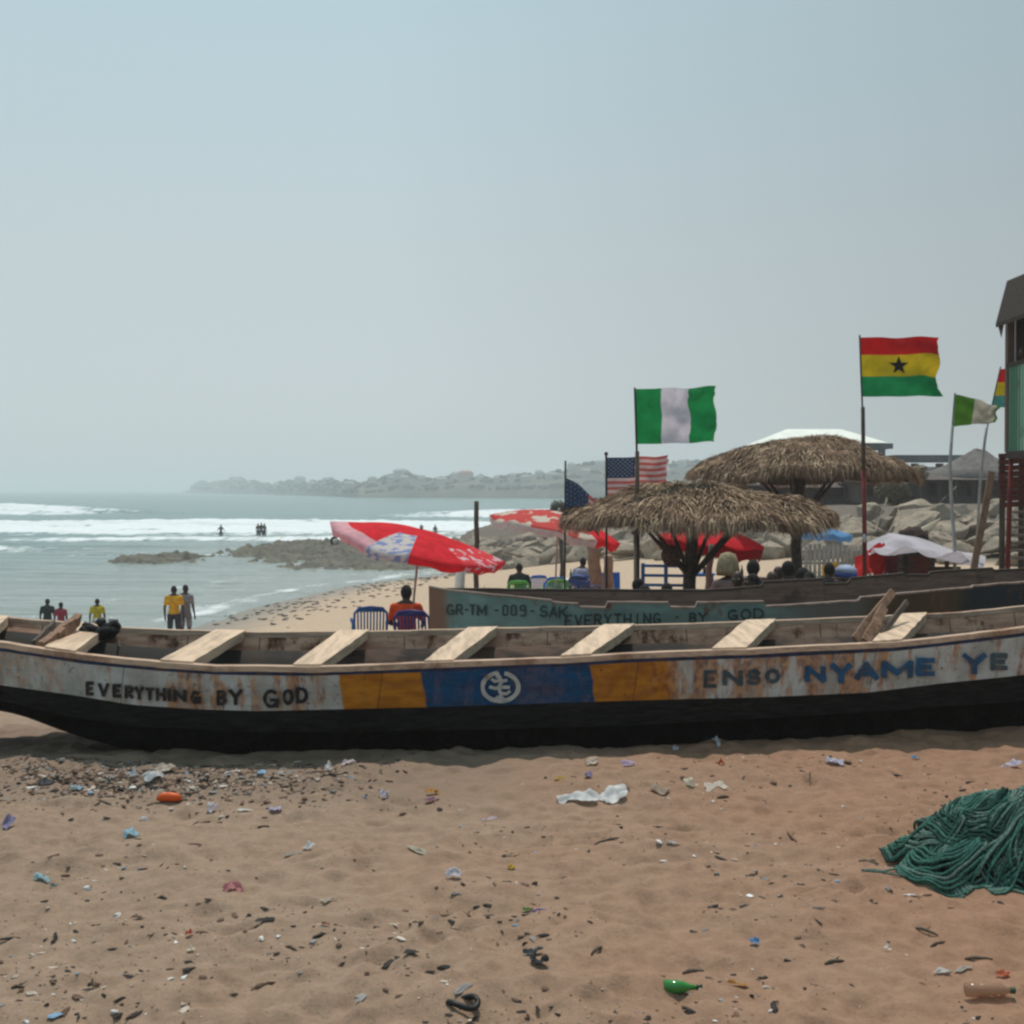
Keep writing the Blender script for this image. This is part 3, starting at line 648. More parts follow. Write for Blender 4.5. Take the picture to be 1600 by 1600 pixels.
# ---- the teal boat behind
top2 = [(650, 912), (690, 919), (698, 921), (864, 938), (864.5, 940.5), (905, 943), (905.5, 948), (946, 949), (946.5, 940), (1047, 941), (1047.5, 948), (1089, 949), (1089.5, 941), (1194, 939), (1194.5, 947), (1345, 938), (1345.5, 933), (1520, 917), (1520.5, 915), (1600, 909), (1800, 890), (2100, 850)]
bot2 = [(650, 960), (690, 990), (760, 1035), (900, 1055), (1600, 1045), (1800, 1010), (2100, 940)]
kee2 = [(650, 975), (690, 1010), (760, 1075), (900, 1100), (1600, 1085), (1800, 1040), (2100, 960)]
far2 = [(640, 918), (690, 919), (1060, 921), (1105, 921), (1190, 915), (1190.5, 908), (1286, 903), (1286.5, 911), (1326, 910), (1326.5, 902), (1414, 895), (1414.5, 898), (1450, 897), (1450.5, 893), (1551, 886), (1551.5, 890), (1600, 888), (1800, 870), (2100, 840)]
Yn2 = [(600, 15.7), (668, 15.2), (700, 14.75), (860, 14.2), (1000, 14.0), (1300, 14.1), (1600, 14.7), (2100, 16.2)]
Wd2 = [(600, .02), (668, .25), (700, .8), (800, 1.35), (1000, 1.6), (1300, 1.65), (1600, 1.4), (1900, .8), (2050, .02)]
class Boat2(Boat): pass
def nosm(*a): return a
_s = interp_s
B2 = Boat(-.985, 9.3, Yn2, [(top2, 0, 0), (sh(top2, 2.5), 0, 0), (bot2, .22, 10), (kee2, .6, 10)], far2, Wd2, n=420)
# keep the stepped planks crisp on the far side too
pf = 800+B2.Xs*F/B2.Yf; B2.far[:, 2] = H-(_s(pf, far2, 0)-HOR)/F*B2.Yf
tb = thing('fishing_boat', 'weathered teal fishing boat with stepped plank sides behind the painted boat', 'boat', (3, 15, 0))
k = NT('teal_boat_paint'); p = k.coord(); ux = k.xyz(k.pos())[0]
c = k.mix(k.rng(k.noise(k.map(p, (1, 1, 3)), 2.5, 5), .35, .65), (.16, .285, .275), (.11, .20, .20))
c = k.mix(k.rng(ux, 2.7, 3.5), c, (.13, .14, .135)); c = k.mix(k.rng(ux, 3.8, 4.1), c, (.075, .055, .03)); c = k.mix(k.rng(ux, 5.0, 5.25), c, (.015, .028, .04))
c = k.mix(k.rng(k.noise(k.map(p, (3, 3, 1.2)), 1.2, 6, .72), .56, .68), c, (.13, .065, .035))
c = k.mix(k.rng(k.math('ADD', ux, k.math('MULTIPLY', k.noise(p, 6, 4), .3)), -.72, -.5, 1, 0), c, (.19, .10, .065))
k.col(c); k.rough(.7); k.bump(k.noise(k.map(p, (1, 1, 9)), 3, 5), .4, .01)
m = MB(); a, b_, kq = B2.lv[1], B2.lv[2], B2.lv[3]; fk = kq.copy(); fk[:, 1] = B2.Yf-.6*np.minimum(1, B2.W/1.2)
m.grid(np.stack([a+(b_-a)*t for t in np.linspace(0, 1, 6)]+[kq, fk, B2.far+np.array((0, 0, -.02))], 0)); m.grid(np.stack([a[:1], B2.far[:1]], 1).transpose(1, 0, 2)[:, :, :]) if False else None
e_ = np.array([a[0], b_[0], kq[0], fk[0], B2.far[0]]); m.add(e_, [(0, 1, 2, 3, 4)])
m.build('hull', k.m, tb, False, True)
m = MB(); ti = .05; nn = B2.near+np.array((0, ti, -.01)); ff_ = B2.far+np.array((0, -ti, -.01)); f1 = nn+np.array((0, .28, -.75)); f2 = ff_+np.array((0, -.25, -.75))
m.grid(np.stack([ff_, f2, f1, nn], 0)); m.build('inner_side', wood('grey_brown_planks', (.155, .098, .075), (1, 8, 12), .6, (.06, .035, .026)), tb, False, True)
M['rail2'] = wood('grey_worn_rail', (.30, .23, .19), (1, 12, 12), .55, (.12, .06, .04))
rail(B2.near, 1, .07, .02, M['rail2'], 'gunwale', tb, 5); rail(B2.far, -1, .06, .03, M['darkwood'], 'gunwale', tb, 6)
S2 = lambda x, y, l: B2.surf(x, y, l); LM = simple('faded_dark_letter_paint', (.025, .05, .055), .7, .3, 9, 0)
for wd, wp in (([('G',697,710,944,961),('R',712,723,944,961)], 2.6), ([('-',726,732,944,961)], 2.6), ([('T',733,743,944,961),('M',745,760,945,962)], 2.6), ([('-',772,779,945,962)], 2.6), ([('0',784,795,945,962),('0',797,808,945,962),('9',811,823,945,963)], 2.6), ([('-',828,835,946,963)], 2.6),
        ([('S',843,856,946,964),('A',858,871,947,965),('K',873,887,947,966)], 2.6), ([(c, 882+i*15.4, 894.5+i*15.4, 960-i*.3, 979-i*.4) for i, c in enumerate('EVERYTHING')], 2.9), ([('.',1054,1062,955,972)], 3.2), ([('B',1077,1089,957,973),('Y',1091,1105,956,972)], 3.2), ([('G',1137,1154,952,969),('O',1157,1174,951,968),('D',1177,1194,950,967)], 3.2)):
    m = MB(); letters(m, wd, wp, S2); m.build('lettering', LM, tb, False, True)
# ------------------------------------------------------------------ people
def remesh(mb, voxel, smooth=4):
    me = mb.mesh('tmp', []); o = bpy.data.objects.new('tmp', me); COL.objects.link(o)
    r = o.modifiers.new('r', 'REMESH'); r.mode = 'VOXEL'; r.voxel_size = voxel
    if smooth: s_ = o.modifiers.new('s', 'SMOOTH'); s_.iterations = smooth; s_.factor = .5
    bpy.context.view_layer.update(); dg = bpy.context.evaluated_depsgraph_get()
    out = bpy.data.meshes.new_from_object(o.evaluated_get(dg)); bpy.data.objects.remove(o)
    out.polygons.foreach_set('use_smooth', [True]*len(out.polygons)); out.materials.clear(); return out
def V(*a): return np.array(a, float)
def skel(pose):
    J = {}
    if pose == 'stand' or pose == 'wade' or pose == 'stride':
        J = dict(pel=V(0,0,.95), wai=V(0,.01,1.10), che=V(0,-.01,1.30), neck=V(0,0,1.47), head=V(0,.015,1.62),
                 hl=V(-.095,0,.90), hr=V(.095,0,.90), kl=V(-.11,.01,.50), kr=V(.11,.02,.50), al=V(-.11,-.03,.09), ar=V(.115,-.03,.09),
                 sl=V(-.185,0,1.40), sr=V(.185,0,1.40), el=V(-.245,-.03,1.12), er=V(.245,-.02,1.12), wl=V(-.25,.05,.87), wr=V(.25,.06,.87))
        if pose == 'stride': J['kl'] += V(0,.12,.02); J['al'] += V(0,.20,.02); J['ar'] += V(0,-.22,.03); J['kr'] += V(0,-.03,0); J['wl'] += V(0,-.12,.02)
        if pose == 'wade': J['el'] = V(-.30,.05,1.18); J['wl'] = V(-.36,.22,1.10); J['er'] = V(.30,.02,1.16); J['wr'] = V(.38,.18,1.06)
    if pose == 'bend':
        J = dict(pel=V(0,-.05,.85), wai=V(0,.06,1.0), che=V(0,.26,1.10), neck=V(0,.42,1.16), head=V(0,.54,1.20),
                 hl=V(-.1,-.05,.82), hr=V(.1,-.05,.82), kl=V(-.13,.10,.47), kr=V(.13,.12,.47), al=V(-.13,-.03,.09), ar=V(.13,-.02,.09),
                 sl=V(-.18,.34,1.12), sr=V(.18,.34,1.12), el=V(-.22,.40,.86), er=V(.22,.42,.86), wl=V(-.2,.5,.64), wr=V(.2,.5,.64))
    if pose == 'sit' or pose == 'slump' or pose == 'sitfwd':
        t = {'sit': -.05, 'slump': .10, 'sitfwd': .24}[pose]
        J = dict(pel=V(0,0,.52), wai=V(0,t*.3-.01,.68), che=V(0,t*.7-.03,.88), neck=V(0,t-.02,1.05), head=V(0,t*1.2+.03,1.20),
                 hl=V(-.1,.02,.50), hr=V(.1,.02,.50), kl=V(-.15,.46,.51), kr=V(.15,.45,.51), al=V(-.15,.44,.09), ar=V(.16,.42,.09),
                 sl=V(-.19,t-.01,.98), sr=V(.19,t-.01,.98), el=V(-.26,.06+t*.4,.72), er=V(.26,.06+t*.4,.72), wl=V(-.20,.30,.66), wr=V(.20,.30,.66))
    return J
_pc = {}
def person_meshes(pose, female=False):
    key = (pose, female)
    if key in _pc: return _pc[key]
    J = skel(pose); b = MB(); sw = .92 if female else 1
    for s in 'lr':
        sx = -1 if s == 'l' else 1
        b.caps(J['h'+s], J['k'+s], .083, .058); b.caps(J['k'+s], J['a'+s], .056, .036); b.ball((J['k'+s]*.62+J['a'+s]*.38)+V(0,-.015,0), (.052,.055,.11))
        f = J['a'+s]; b.caps(f+V(0,-.02,-.04), f+V(sx*.02,.15,-.055), .036, .03)
        b.caps(J['s'+s]*V(sw,1,1), J['e'+s], .053, .038); b.caps(J['e'+s], J['w'+s], .038, .026)
        w = J['w'+s]; d = (w-J['e'+s]); d /= np.linalg.norm(d); pc = w+d*.06
        b.ball(pc, (.030,.026,.045)); b.ball(w+d*.03, .026)
        for i, L in enumerate((.058, .068, .062, .048)):
            o = V(0, (i-1.5)*.019, 0); b.caps(pc+d*.03+o, pc+d*(.03+L*.55)+o+V(-sx*.006,0,0), .0095, .0085, 6); b.caps(pc+d*(.03+L*.55)+o+V(-sx*.006,0,0), pc+d*(.03+L)+o+V(-sx*.02,0,0), .0085, .007, 6)
        b.caps(pc+V(0,.028,0), pc+V(-sx*.012,.05,0)+d*.035, .011, .009, 6)
    b.ball(J['pel'], (.150,.105,.105)); b.ball(J['wai'], (.132*sw,.092,.13)); b.ball(J['che'], (.170*sw,.112,.17)); b.ball((J['sl']+J['sr'])/2+V(0,0,-.02), (.19*sw,.085,.075))
    J['head'] = J['head']-V(0,0,.022); b.caps(J['neck']-V(0,0,.06), J['neck']*.6+J['head']*.4, .062, .056); h = J['head']
    for s in 'lr': b.caps(J['neck']+V(0,-.01,.0), J['s'+s]*V(.8,1,1)+V(0,0,.01), .055, .05)
    b.ball(h, (.076,.095,.115), 16, 12); b.ball(h+V(0,.035,-.06), (.052,.05,.055)); b.ball(h+V(0,.098,-.012), (.014,.02,.028), 8, 6)
    b.ball(h+V(0,.09,-.055), (.025,.012,.010), 8, 6); b.ball(h+V(-.079,-.005,0), (.010,.02,.03), 8, 6); b.ball(h+V(.079,-.005,0), (.010,.02,.03), 8, 6)
    body = remesh(b, .011, 3)
    t = MB(); g = .016
    t.ball(J['wai'], (.135*sw+g,.095+g,.15)); t.ball(J['che'], (.172*sw+g,.113+g,.17)); t.ball((J['sl']+J['sr'])/2+V(0,0,-.02), (.185*sw+g,.085+g,.078)); t.ball(J['pel']+V(0,0,.04), (.150+g,.105+g,.10))
    for s in 'lr': t.caps(J['s'+s]*V(sw,1,1), J['s'+s]*.35+J['e'+s]*.65, .062, .060); t.caps(J['neck']+V(0,-.01,-.035), J['s'+s]*V(.85,1,1)+V(0,0,.0), .058, .062)
    shirt = remesh(t, .018, 5)
    p_ = MB(); p_.ball(J['pel']-V(0,0,.02), (.158,.113,.10))
    for s in 'lr': p_.caps(J['h'+s], J['h'+s]*.18+J['k'+s]*.82, .094, .078)
    shorts = remesh(p_, .018, 4)
    q = MB(); q.ball(h+V(0,-.010,.018), (.081,.096,.106), 16, 12); hv = q.v[0]; hv[:, 2] = np.maximum(hv[:, 2], h[2]-.02-.07*(hv[:, 1] < h[1]-.02)); hv[:, 1] = np.where(hv[:, 2] < h[2]+.05, np.minimum(hv[:, 1], h[1]+.055), hv[:, 1])
    hair = q.mesh('hair', [], True); eyes = [MB().ball(h+V(x,.083,.012), .011, 8, 6).mesh('eye', [], True) for x in (-.031, .031)]; _pc[key] = (body, shirt, shorts, hair, eyes, J); return _pc[key]
_cl = {}
def clothc(c):
    if c not in _cl: _cl[c] = simple('garment', c, .9, .2, 9, .4, .01, .1)
    return _cl[c]
def person(label, loc, rz, pose='stand', shirt=(.2,.2,.2), shorts=(.05,.05,.06), h=1.74, hair=True, female=False, group=None, skin=None, afro=0):
    body, sm_, sh_, hr_, ey_, J = person_meshes(pose, female)
    t = thing('person', label, 'person', loc, rz, group); s = h/1.74; t.scale = (s, s, s)
    def ch(nm, me, mt):
        me = me.copy(); me.materials.clear(); me.materials.append(mt); o = bpy.data.objects.new(nm, me); COL.objects.link(o); o.parent = t; return o
    ch('body', body, skin or M['skin'])
    if shirt: ch('shirt', sm_, clothc(shirt))
    if shorts: ch('shorts', sh_, clothc(shorts))
    if hair:
        o = ch('hair', hr_, M['hair'])
        if afro: hd = J['head']; o.scale = (1+afro,)*3; o.location = [-x*afro for x in hd]
    em = bpy.data.materials.get('eye') or simple('eye', (.3, .29, .27), .3, .0, 1, 0)
    for e_ in ey_: ch('eye', e_, em)
    return t
def lookto(p): return 0
# at the water's edge
def stand_at(px, py, h, **k):
    q = at_height(px, py, h*.985); return person(loc=q, h=h, **k)
stand_at(73, 936, 1.55, label='person in a dark shirt at the water, leftmost of the beach walkers', rz=R(6), pose='stand', shirt=(.025, .035, .04), shorts=(.05, .055, .06))
stand_at(94, 943, 1.42, label='person in a small red shirt standing beside the one in dark clothes', rz=R(-8), pose='stand', shirt=(.27, .03, .05), shorts=(.12, .13, .15))
stand_at(151, 937, 1.5, label='person in a yellow shirt at the water just behind the net bundle', rz=R(20), pose='stride', shirt=(.45, .36, .03), shorts=(.3, .28, .25))
stand_at(271, 927, 1.76, label='person in a bright orange-yellow shirt walking with one in grey', rz=R(4), pose='stand', shirt=(.60, .31, .02), shorts=(.03, .035, .05))
stand_at(289, 928, 1.74, label='person in a long grey shirt walking beside the orange-yellow shirt', rz=R(-14), pose='stand', shirt=(.21, .20, .23), shorts=(.18, .17, .20))
for px, top, pose, lab in [(345, 820, 'wade', 'lone bather standing in the surf left of the three others'), (403, 818, 'stand', 'bather at the left of the three close together in the surf'),
        (408, 817, 'wade', 'bather in the middle of the three close together in the surf'), (413, 818, 'stand', 'bather at the right of the three close together in the surf'), (680, 820, 'stand', 'distant bather in the water just above the big red parasol')]:
    Y = 132.; person(lab, ((px-800)/F*Y, Y, H-(top-HOR)/F*Y-1.7), R(rng.uniform(-40, 40)), pose, None, (.03, .04, .06), 1.74, skin=M['skin'])
person('person bending forward on the low rocks at the left tip of the big parasol', ((518-800)/F*99, 99, H-(836-HOR)/F*99-1.2), R(-60), 'bend', (.03, .035, .05), (.03, .03, .04), 1.6)

# ------------------------------------------------------------------ plastic chairs
def chair_proto(mat):
    t = thing('plastic_chair', 'x', 'chair', (0, 0, -50))
    m = MB(); g = np.array([[(x, y, .42-.03*math.sin((y+.2)/.42*3.1)+.012*(abs(x) > .2)) for x in np.linspace(-.24, .24, 7)] for y in np.linspace(-.20, .24, 6)]); m.grid(g); m.grid((g-np.array((0, 0, .022)))[::-1]); m.tube([(-.24, -.2, .42), (-.245, .24, .42), (.245, .24, .42), (.24, -.2, .42)], .012, 6); m.build('seat', mat, t, True)
    m = MB(); top = [(-.235, -.21, .42), (-.25, -.27, .62), (-.245, -.32, .79), (-.18, -.345, .865), (0, -.36, .885), (.18, -.345, .865), (.245, -.32, .79), (.25, -.27, .62), (.235, -.21, .42)]
    m.tube(top, .021, 6); m.bar((-.23, -.215, .47), (.23, -.215, .47), .03, .045); m.bar((-.2, -.335, .835), (.2, -.335, .835), .024, .05)
    for x in np.linspace(-.19, .19, 9): m.bar((x, -.222, .47), (x*1.03, -.338, .84-.02*abs(x)/.2), .026, .012, up=(0, 1, .3))
    m.build('backrest', mat, t, True)
    for sx in (-1, 1):
        m = MB(); m.tube([(sx*.245, -.25, .60), (sx*.285, -.12, .655), (sx*.29, .08, .66), (sx*.275, .20, .64), (sx*.262, .225, .58)], [.02, .026, .026, .024, .02], 6); m.build('armrest', mat, t, True)
        m = MB(); m.bar((sx*.262, .225, .60), (sx*.275, .27, 0), .03, .05, w2=.024, h2=.035); m.build('leg', mat, t, False)
        m = MB(); m.bar((sx*.235, -.19, .44), (sx*.26, -.31, 0), .03, .05, w2=.024, h2=.035); m.build('leg', mat, t, False)
    return t
chairs = {}
def chair(kind, loc, rz, label, group=None):
    if kind not in chairs: c = chairs[kind] = chair_proto(M[kind])
    else: c = copy_tree(chairs[kind])
    c.location = [float(x) for x in loc]; c.rotation_euler = (0, 0, rz); c['label'] = label
    if group: c['group'] = group
    return c
G_ch = 'plastic chairs on the beach'
q = at_height(578, 948, .885); chair('bluechair', q, R(8), 'empty blue slatted plastic chair beside the person in orange', G_ch)
q = at_height(648, 950, .885); c2 = chair('navychair', q, R(-4), 'dark blue plastic chair holding the person in orange', G_ch)
person('person in an orange shirt with a black hair bun sitting under the big parasol', q+V(-.12, .02, -.02), R(-4), 'sit', (.60, .065, .018), (.08, .03, .03), 1.66, afro=.10)
q = at_height(810, 910, .87); chair('greenchair', q+V(0, -.0, 0), R(0), 'lime green chair holding the person in a dark shirt', G_ch); person('person in a dark shirt sitting with their back to the boats', q+V(.02, .03, -.02), R(3), 'sit', (.022, .035, .032), (.04, .04, .05), 1.74)
qd = at_height(866, 909, .86); chair('greenchair', qd, R(14), 'lime green chair right of the person in a dark shirt', G_ch)
q = at_height(838, 898, .885); chair('royal', q, R(10), 'blue chair behind the two lime green chairs', G_ch)
q = at_height(871, 901, .885); chair('royal', q, R(-5), 'blue slatted chair right behind the empty lime chair', G_ch)
q = at_height(903, 898, .885); chair('royal', q, R(6), 'blue slatted chair holding the person in lilac grey', G_ch); person('person in a lilac grey shirt leaning in a blue chair by the pole', q+V(.08, .06, 0), R(-25), 'slump', (.30, .29, .36), (.05, .05, .07), 1.74)
q = at_height(945, 891, .9); chair('royal', q, R(20), 'blue chair draped with a blue cloth under the thatch edge', G_ch)
m = MB(); m.grid(np.array([[(x, -.36+.02*math.sin(x*30)-.02*(z < .8), z) for x in np.linspace(-.27, .27, 12)] for z in (.30, .5, .7, .90)])); m.grid(np.array([[(x, y, .905) for x in np.linspace(-.27, .27, 12)] for y in (-.36, -.28)]))
m2 = MB(); m2.add(np.concatenate(m.v) @ np.array(Matrix.Rotation(R(20), 3, 'Z')).T + q, m.f); solo(m2, 'cloth', cloth('royal_cloth', (.02, .12, .46), .2), 'bright blue cloth hung over a chair back under the thatch edge', 'cloth')
q = at_height(914, 908, .80); chair('navychair', q, R(-30), 'low dark teal chair in front of the person in lilac grey', G_ch)

# ------------------------------------------------------------------ flags
def flag_cloth(A, Bt, wid, droop=0., amp=.06, seed=1, sx=1., fold=0, toward=.15):
    """surface of a flag flying from the pole segment A (top) to Bt (bottom): f(u, v) -> point"""
    A = np.array(A, float); Bt = np.array(Bt, float)
    def f(u, v):
        u = np.asarray(u, float); v = np.asarray(v, float); base = A + (Bt-A)*v[..., None]
        x = u*wid*(1-.10*u*fold); ph = u*9+v*2.0+seed
        y = amp*u**.6*np.sin(ph)+amp*.6*np.sin(u*15+v*6+seed*2)*u+amp*.35*np.sin(u*5-v*11+seed)*u**.5 - toward*u*wid
        z = -droop*u**1.5*wid - fold*(0.5-v)*u*np.linalg.norm(A-Bt)*.8 + .012*np.sin(u*13+seed)*u
        x = x + .02*np.sin(v*9+seed)*u
        return base + np.stack([x, y, z], -1)
    return f
def flag_mesh(f, cols, region, nu=66, nv=42, name='flag', parent=None, label=None, ragged=.015, seed=3):
    u = np.linspace(0, 1, nu); v = np.linspace(0, 1, nv); U, Vv = np.meshgrid(u, v, indexing='ij')
    rag = 1 + ragged*(noise(v*14, v*0, seed)-.5)*2; P_ = f(U*rag[None, :], Vv)
    m = MB(); m.grid(P_); uc = (u[:-1]+u[1:])/2; vc = (v[:-1]+v[1:])/2
    m.m = [region(a, b) for a in uc for b in vc]; o = m.build(name, cols, parent, True, True)
    if label: o['label'] = label
    return o
def flag_poly(f, polys, mat, name, parent, lifts=(.006, -.006)):
    m = MB()
    for pl in polys:
        pl = np.array(pl, float); c = pl.mean(0); n_ = len(pl)
        for l in lifts: m.add(f(np.append(pl[:, 0], c[0]), np.append(pl[:, 1], c[1]))+np.array((0, l, 0)), [(i, (i+1) % n_, n_) for i in range(n_)])
    return m.build(name, mat, parent, False, True)
def star(cx, cy, r, asp):
    return [(cx+(r if i % 2 == 0 else r*.4)*math.sin(i*math.pi/5)/asp, cy-(r if i % 2 == 0 else r*.4)*math.cos(i*math.pi/5)) for i in range(10)]
C_ = dict(green=cloth('flag_green', (.012, .27, .075)), white=cloth('flag_white', (.66, .62, .70), .4), red=cloth('flag_red', (.50, .012, .015)), yellow=cloth('flag_yellow', (.55, .40, .015)), gh=cloth('flag_deep_green', (.012, .24, .08)),
          usr=cloth('flag_stripe_red', (.50, .12, .11)), usw=cloth('flag_stripe_white', (.60, .45, .45)), usb=cloth('flag_canton_blue', (.035, .06, .12), .25), olive=cloth('flag_faded_green', (.07, .20, .02)), dirty=cloth('flag_dirty_white', (.44, .40, .34)), black=simple('black_star', (.012, .012, .012), .9, .1, 4, 0), pale=simple('pale_star', (.42, .42, .45), .9, .1, 4, 0))
def pole(t, pts, r, mat, name='pole'):
    m = MB(); m.tube(pts, r, 9); return m.build(name, mat, t, True, True)
# green white green
Y = 21.0
def flagpole(label, px, Y, group='flagpoles along the beach bar'):
    X = (px-800)/F*Y; return thing('flagpole', label, 'flagpole', (X, Y, gz(X, Y)), 0, group)
t = flagpole('tall pole flying the clean green-white-green flag above the front thatch', 995, Y)
pole(t, [P(991.5, 606, Y), P(993, 650, Y), P(995, 712, Y)], .018, M['blackpole']); b_ = P(996, 930, Y); b_[2] = gz(b_[0], Y)-.2
pole(t, [P(995.5, 705, Y), P(996, 790, Y), b_], [.034, .036, .042], M['post'])
pole(t, [P(992, 832, Y-.02)+(0, -.05, 0), P(992.5, 905, Y)+(0, -.05, 0)], .028, M['metalpole'], 'pale_post')
f = flag_cloth(P(992, 608, Y), P(994.5, 694, Y), 1.30, -.03, .10, 2.2, toward=.0)
flag_mesh(f, [C_['green'], C_['white']], lambda u, v: 1 if .33 < u < .67 else 0, parent=t)
# red yellow green with star
Y = 20.5; t = flagpole('tall pole flying the large red-yellow-green flag with a black star', 1347, Y)
pole(t, [P(1342, 524, Y), P(1345, 600, Y), P(1348, 660, Y)], .014, M['blackpole']); b_ = P(1353, 900, Y); b_[2] = gz(b_[0], Y)-.2
pole(t, [P(1347.5, 636, Y), P(1348.5, 700, Y), P(1349.5, 745, Y)], .032, M['post']); pole(t, [P(1349.5, 735, Y), P(1351, 830, Y), b_], .036, M['redpole'], 'lower_pole')
f = flag_cloth(P(1343, 528, Y), P(1346.5, 620, Y), 1.27, -.01, .10, 4.1, toward=.0)
fl = flag_mesh(f, [C_['red'], C_['yellow'], C_['gh']], lambda u, v: 0 if v < .30 else 1 if v < .66 else 2, parent=t)
flag_poly(f, [star(.47, .475, .165, 1.35)], C_['black'], 'star', t)
# faded green white
Y = 23.; t = flagpole('crooked pale pole flying the dirty faded green and white flag', 1487, Y)
pole(t, [P(1491, 614, Y), P(1487, 668, Y)], .012, M['blackpole']); b_ = P(1494, 872, Y); b_[2] = gz(b_[0], Y)-.2
pole(t, [P(1487.5, 665, Y), P(1484, 725, Y), P(1487, 790, Y), P(1492, 850, Y), b_], [.026, .03, .032, .032, .03], M['metalpole'])
f = flag_cloth(P(1492, 616, Y), P(1488.5, 667, Y), .80, .10, .06, 1.0, fold=.62, toward=.0)
flag_mesh(f, [C_['olive'], C_['dirty']], lambda u, v: 0 if u < .42 or u > .93 else 1, 50, 30, parent=t)
Y = 24.; t = flagpole('leaning pale pole flying the small red-yellow-green flag beside the wooden tower', 1540, Y)
b_ = P(1521, 875, Y); b_[2] = gz(b_[0], Y)-.2
pole(t, [P(1541, 668, Y), P(1538, 690, Y), P(1531, 760, Y), b_], .026, M['metalpole']); pole(t, [P(1562, 573, Y), P(1541, 672, Y)], .012, M['blackpole'])
f = flag_cloth(P(1561, 577, Y), P(1548.5, 637, Y), .72, .0, .10, 5.2, toward=.3)
flag_mesh(f, [C_['red'], C_['yellow'], cloth('flag_teal_green', (.06, .22, .20))], lambda u, v: 0 if v < .36 else 1 if v < .68 else 2, 40, 30, parent=t); flag_poly(f, [star(.42, .55, .14, 1.3)], C_['black'], 'star', t)
# stars and stripes
Y = 22.5; t = flagpole('pole flying the spread flag of stars and stripes behind the tall pole', 947, Y)
b_ = P(948, 915, Y); b_[2] = gz(b_[0], Y)-.2; pole(t, [P(947, 708, Y), P(947.5, 780, Y), b_], .02, M['blackpole']); m = MB(); m.ball(P(947, 709, Y), .035, 10, 8); m.build('finial', M['blackpole'], t, True, True)
f = flag_cloth(P(947.5, 715, Y), P(947.5, 775, Y), 1.06, -.03, .08, .6, toward=.0)
def usreg(u, v): return 2 if (u < .46 and v < .54) else (0 if int(v*13) % 2 == 0 else 1)
flag_mesh(f, [C_['usr'], C_['usw'], C_['usb']], usreg, 50, 53, parent=t, ragged=.03)
st_ = [star(.46*(.09+.164*i), .54*(.12+.19*j), .027, 1.6) for j in range(5) for i in range(6)]+[star(.46*(.172+.164*i), .54*(.215+.19*j), .027, 1.6) for j in range(4) for i in range(5)]
flag_poly(f, st_, C_['pale'], 'stars', t)
Y = 22.; t = flagpole('thin pole with the drooping flag of stars and stripes, leftmost of all', 883, Y)
b_ = P(882, 915, Y); b_[2] = gz(b_[0], Y)-.2; pole(t, [P(883.5, 720, Y), P(883, 800, Y), b_], .017, M['blackpole'])
f = flag_cloth(P(883, 747, Y), P(882, 795, Y), .62, .82, .05, 3.0, toward=.0)
flag_mesh(f, [C_['usr'], C_['usw'], C_['usb']], usreg2 if False else (lambda u, v: 2 if (u < .66) else (0 if int(v*9) % 2 == 0 else 1)), 40, 53, parent=t)
flag_poly(f, [star(.66*(.09+.164*i), (.08+.145*j), .03, 1.6) for j in range(7) for i in range(6)], C_['pale'], 'stars', t)

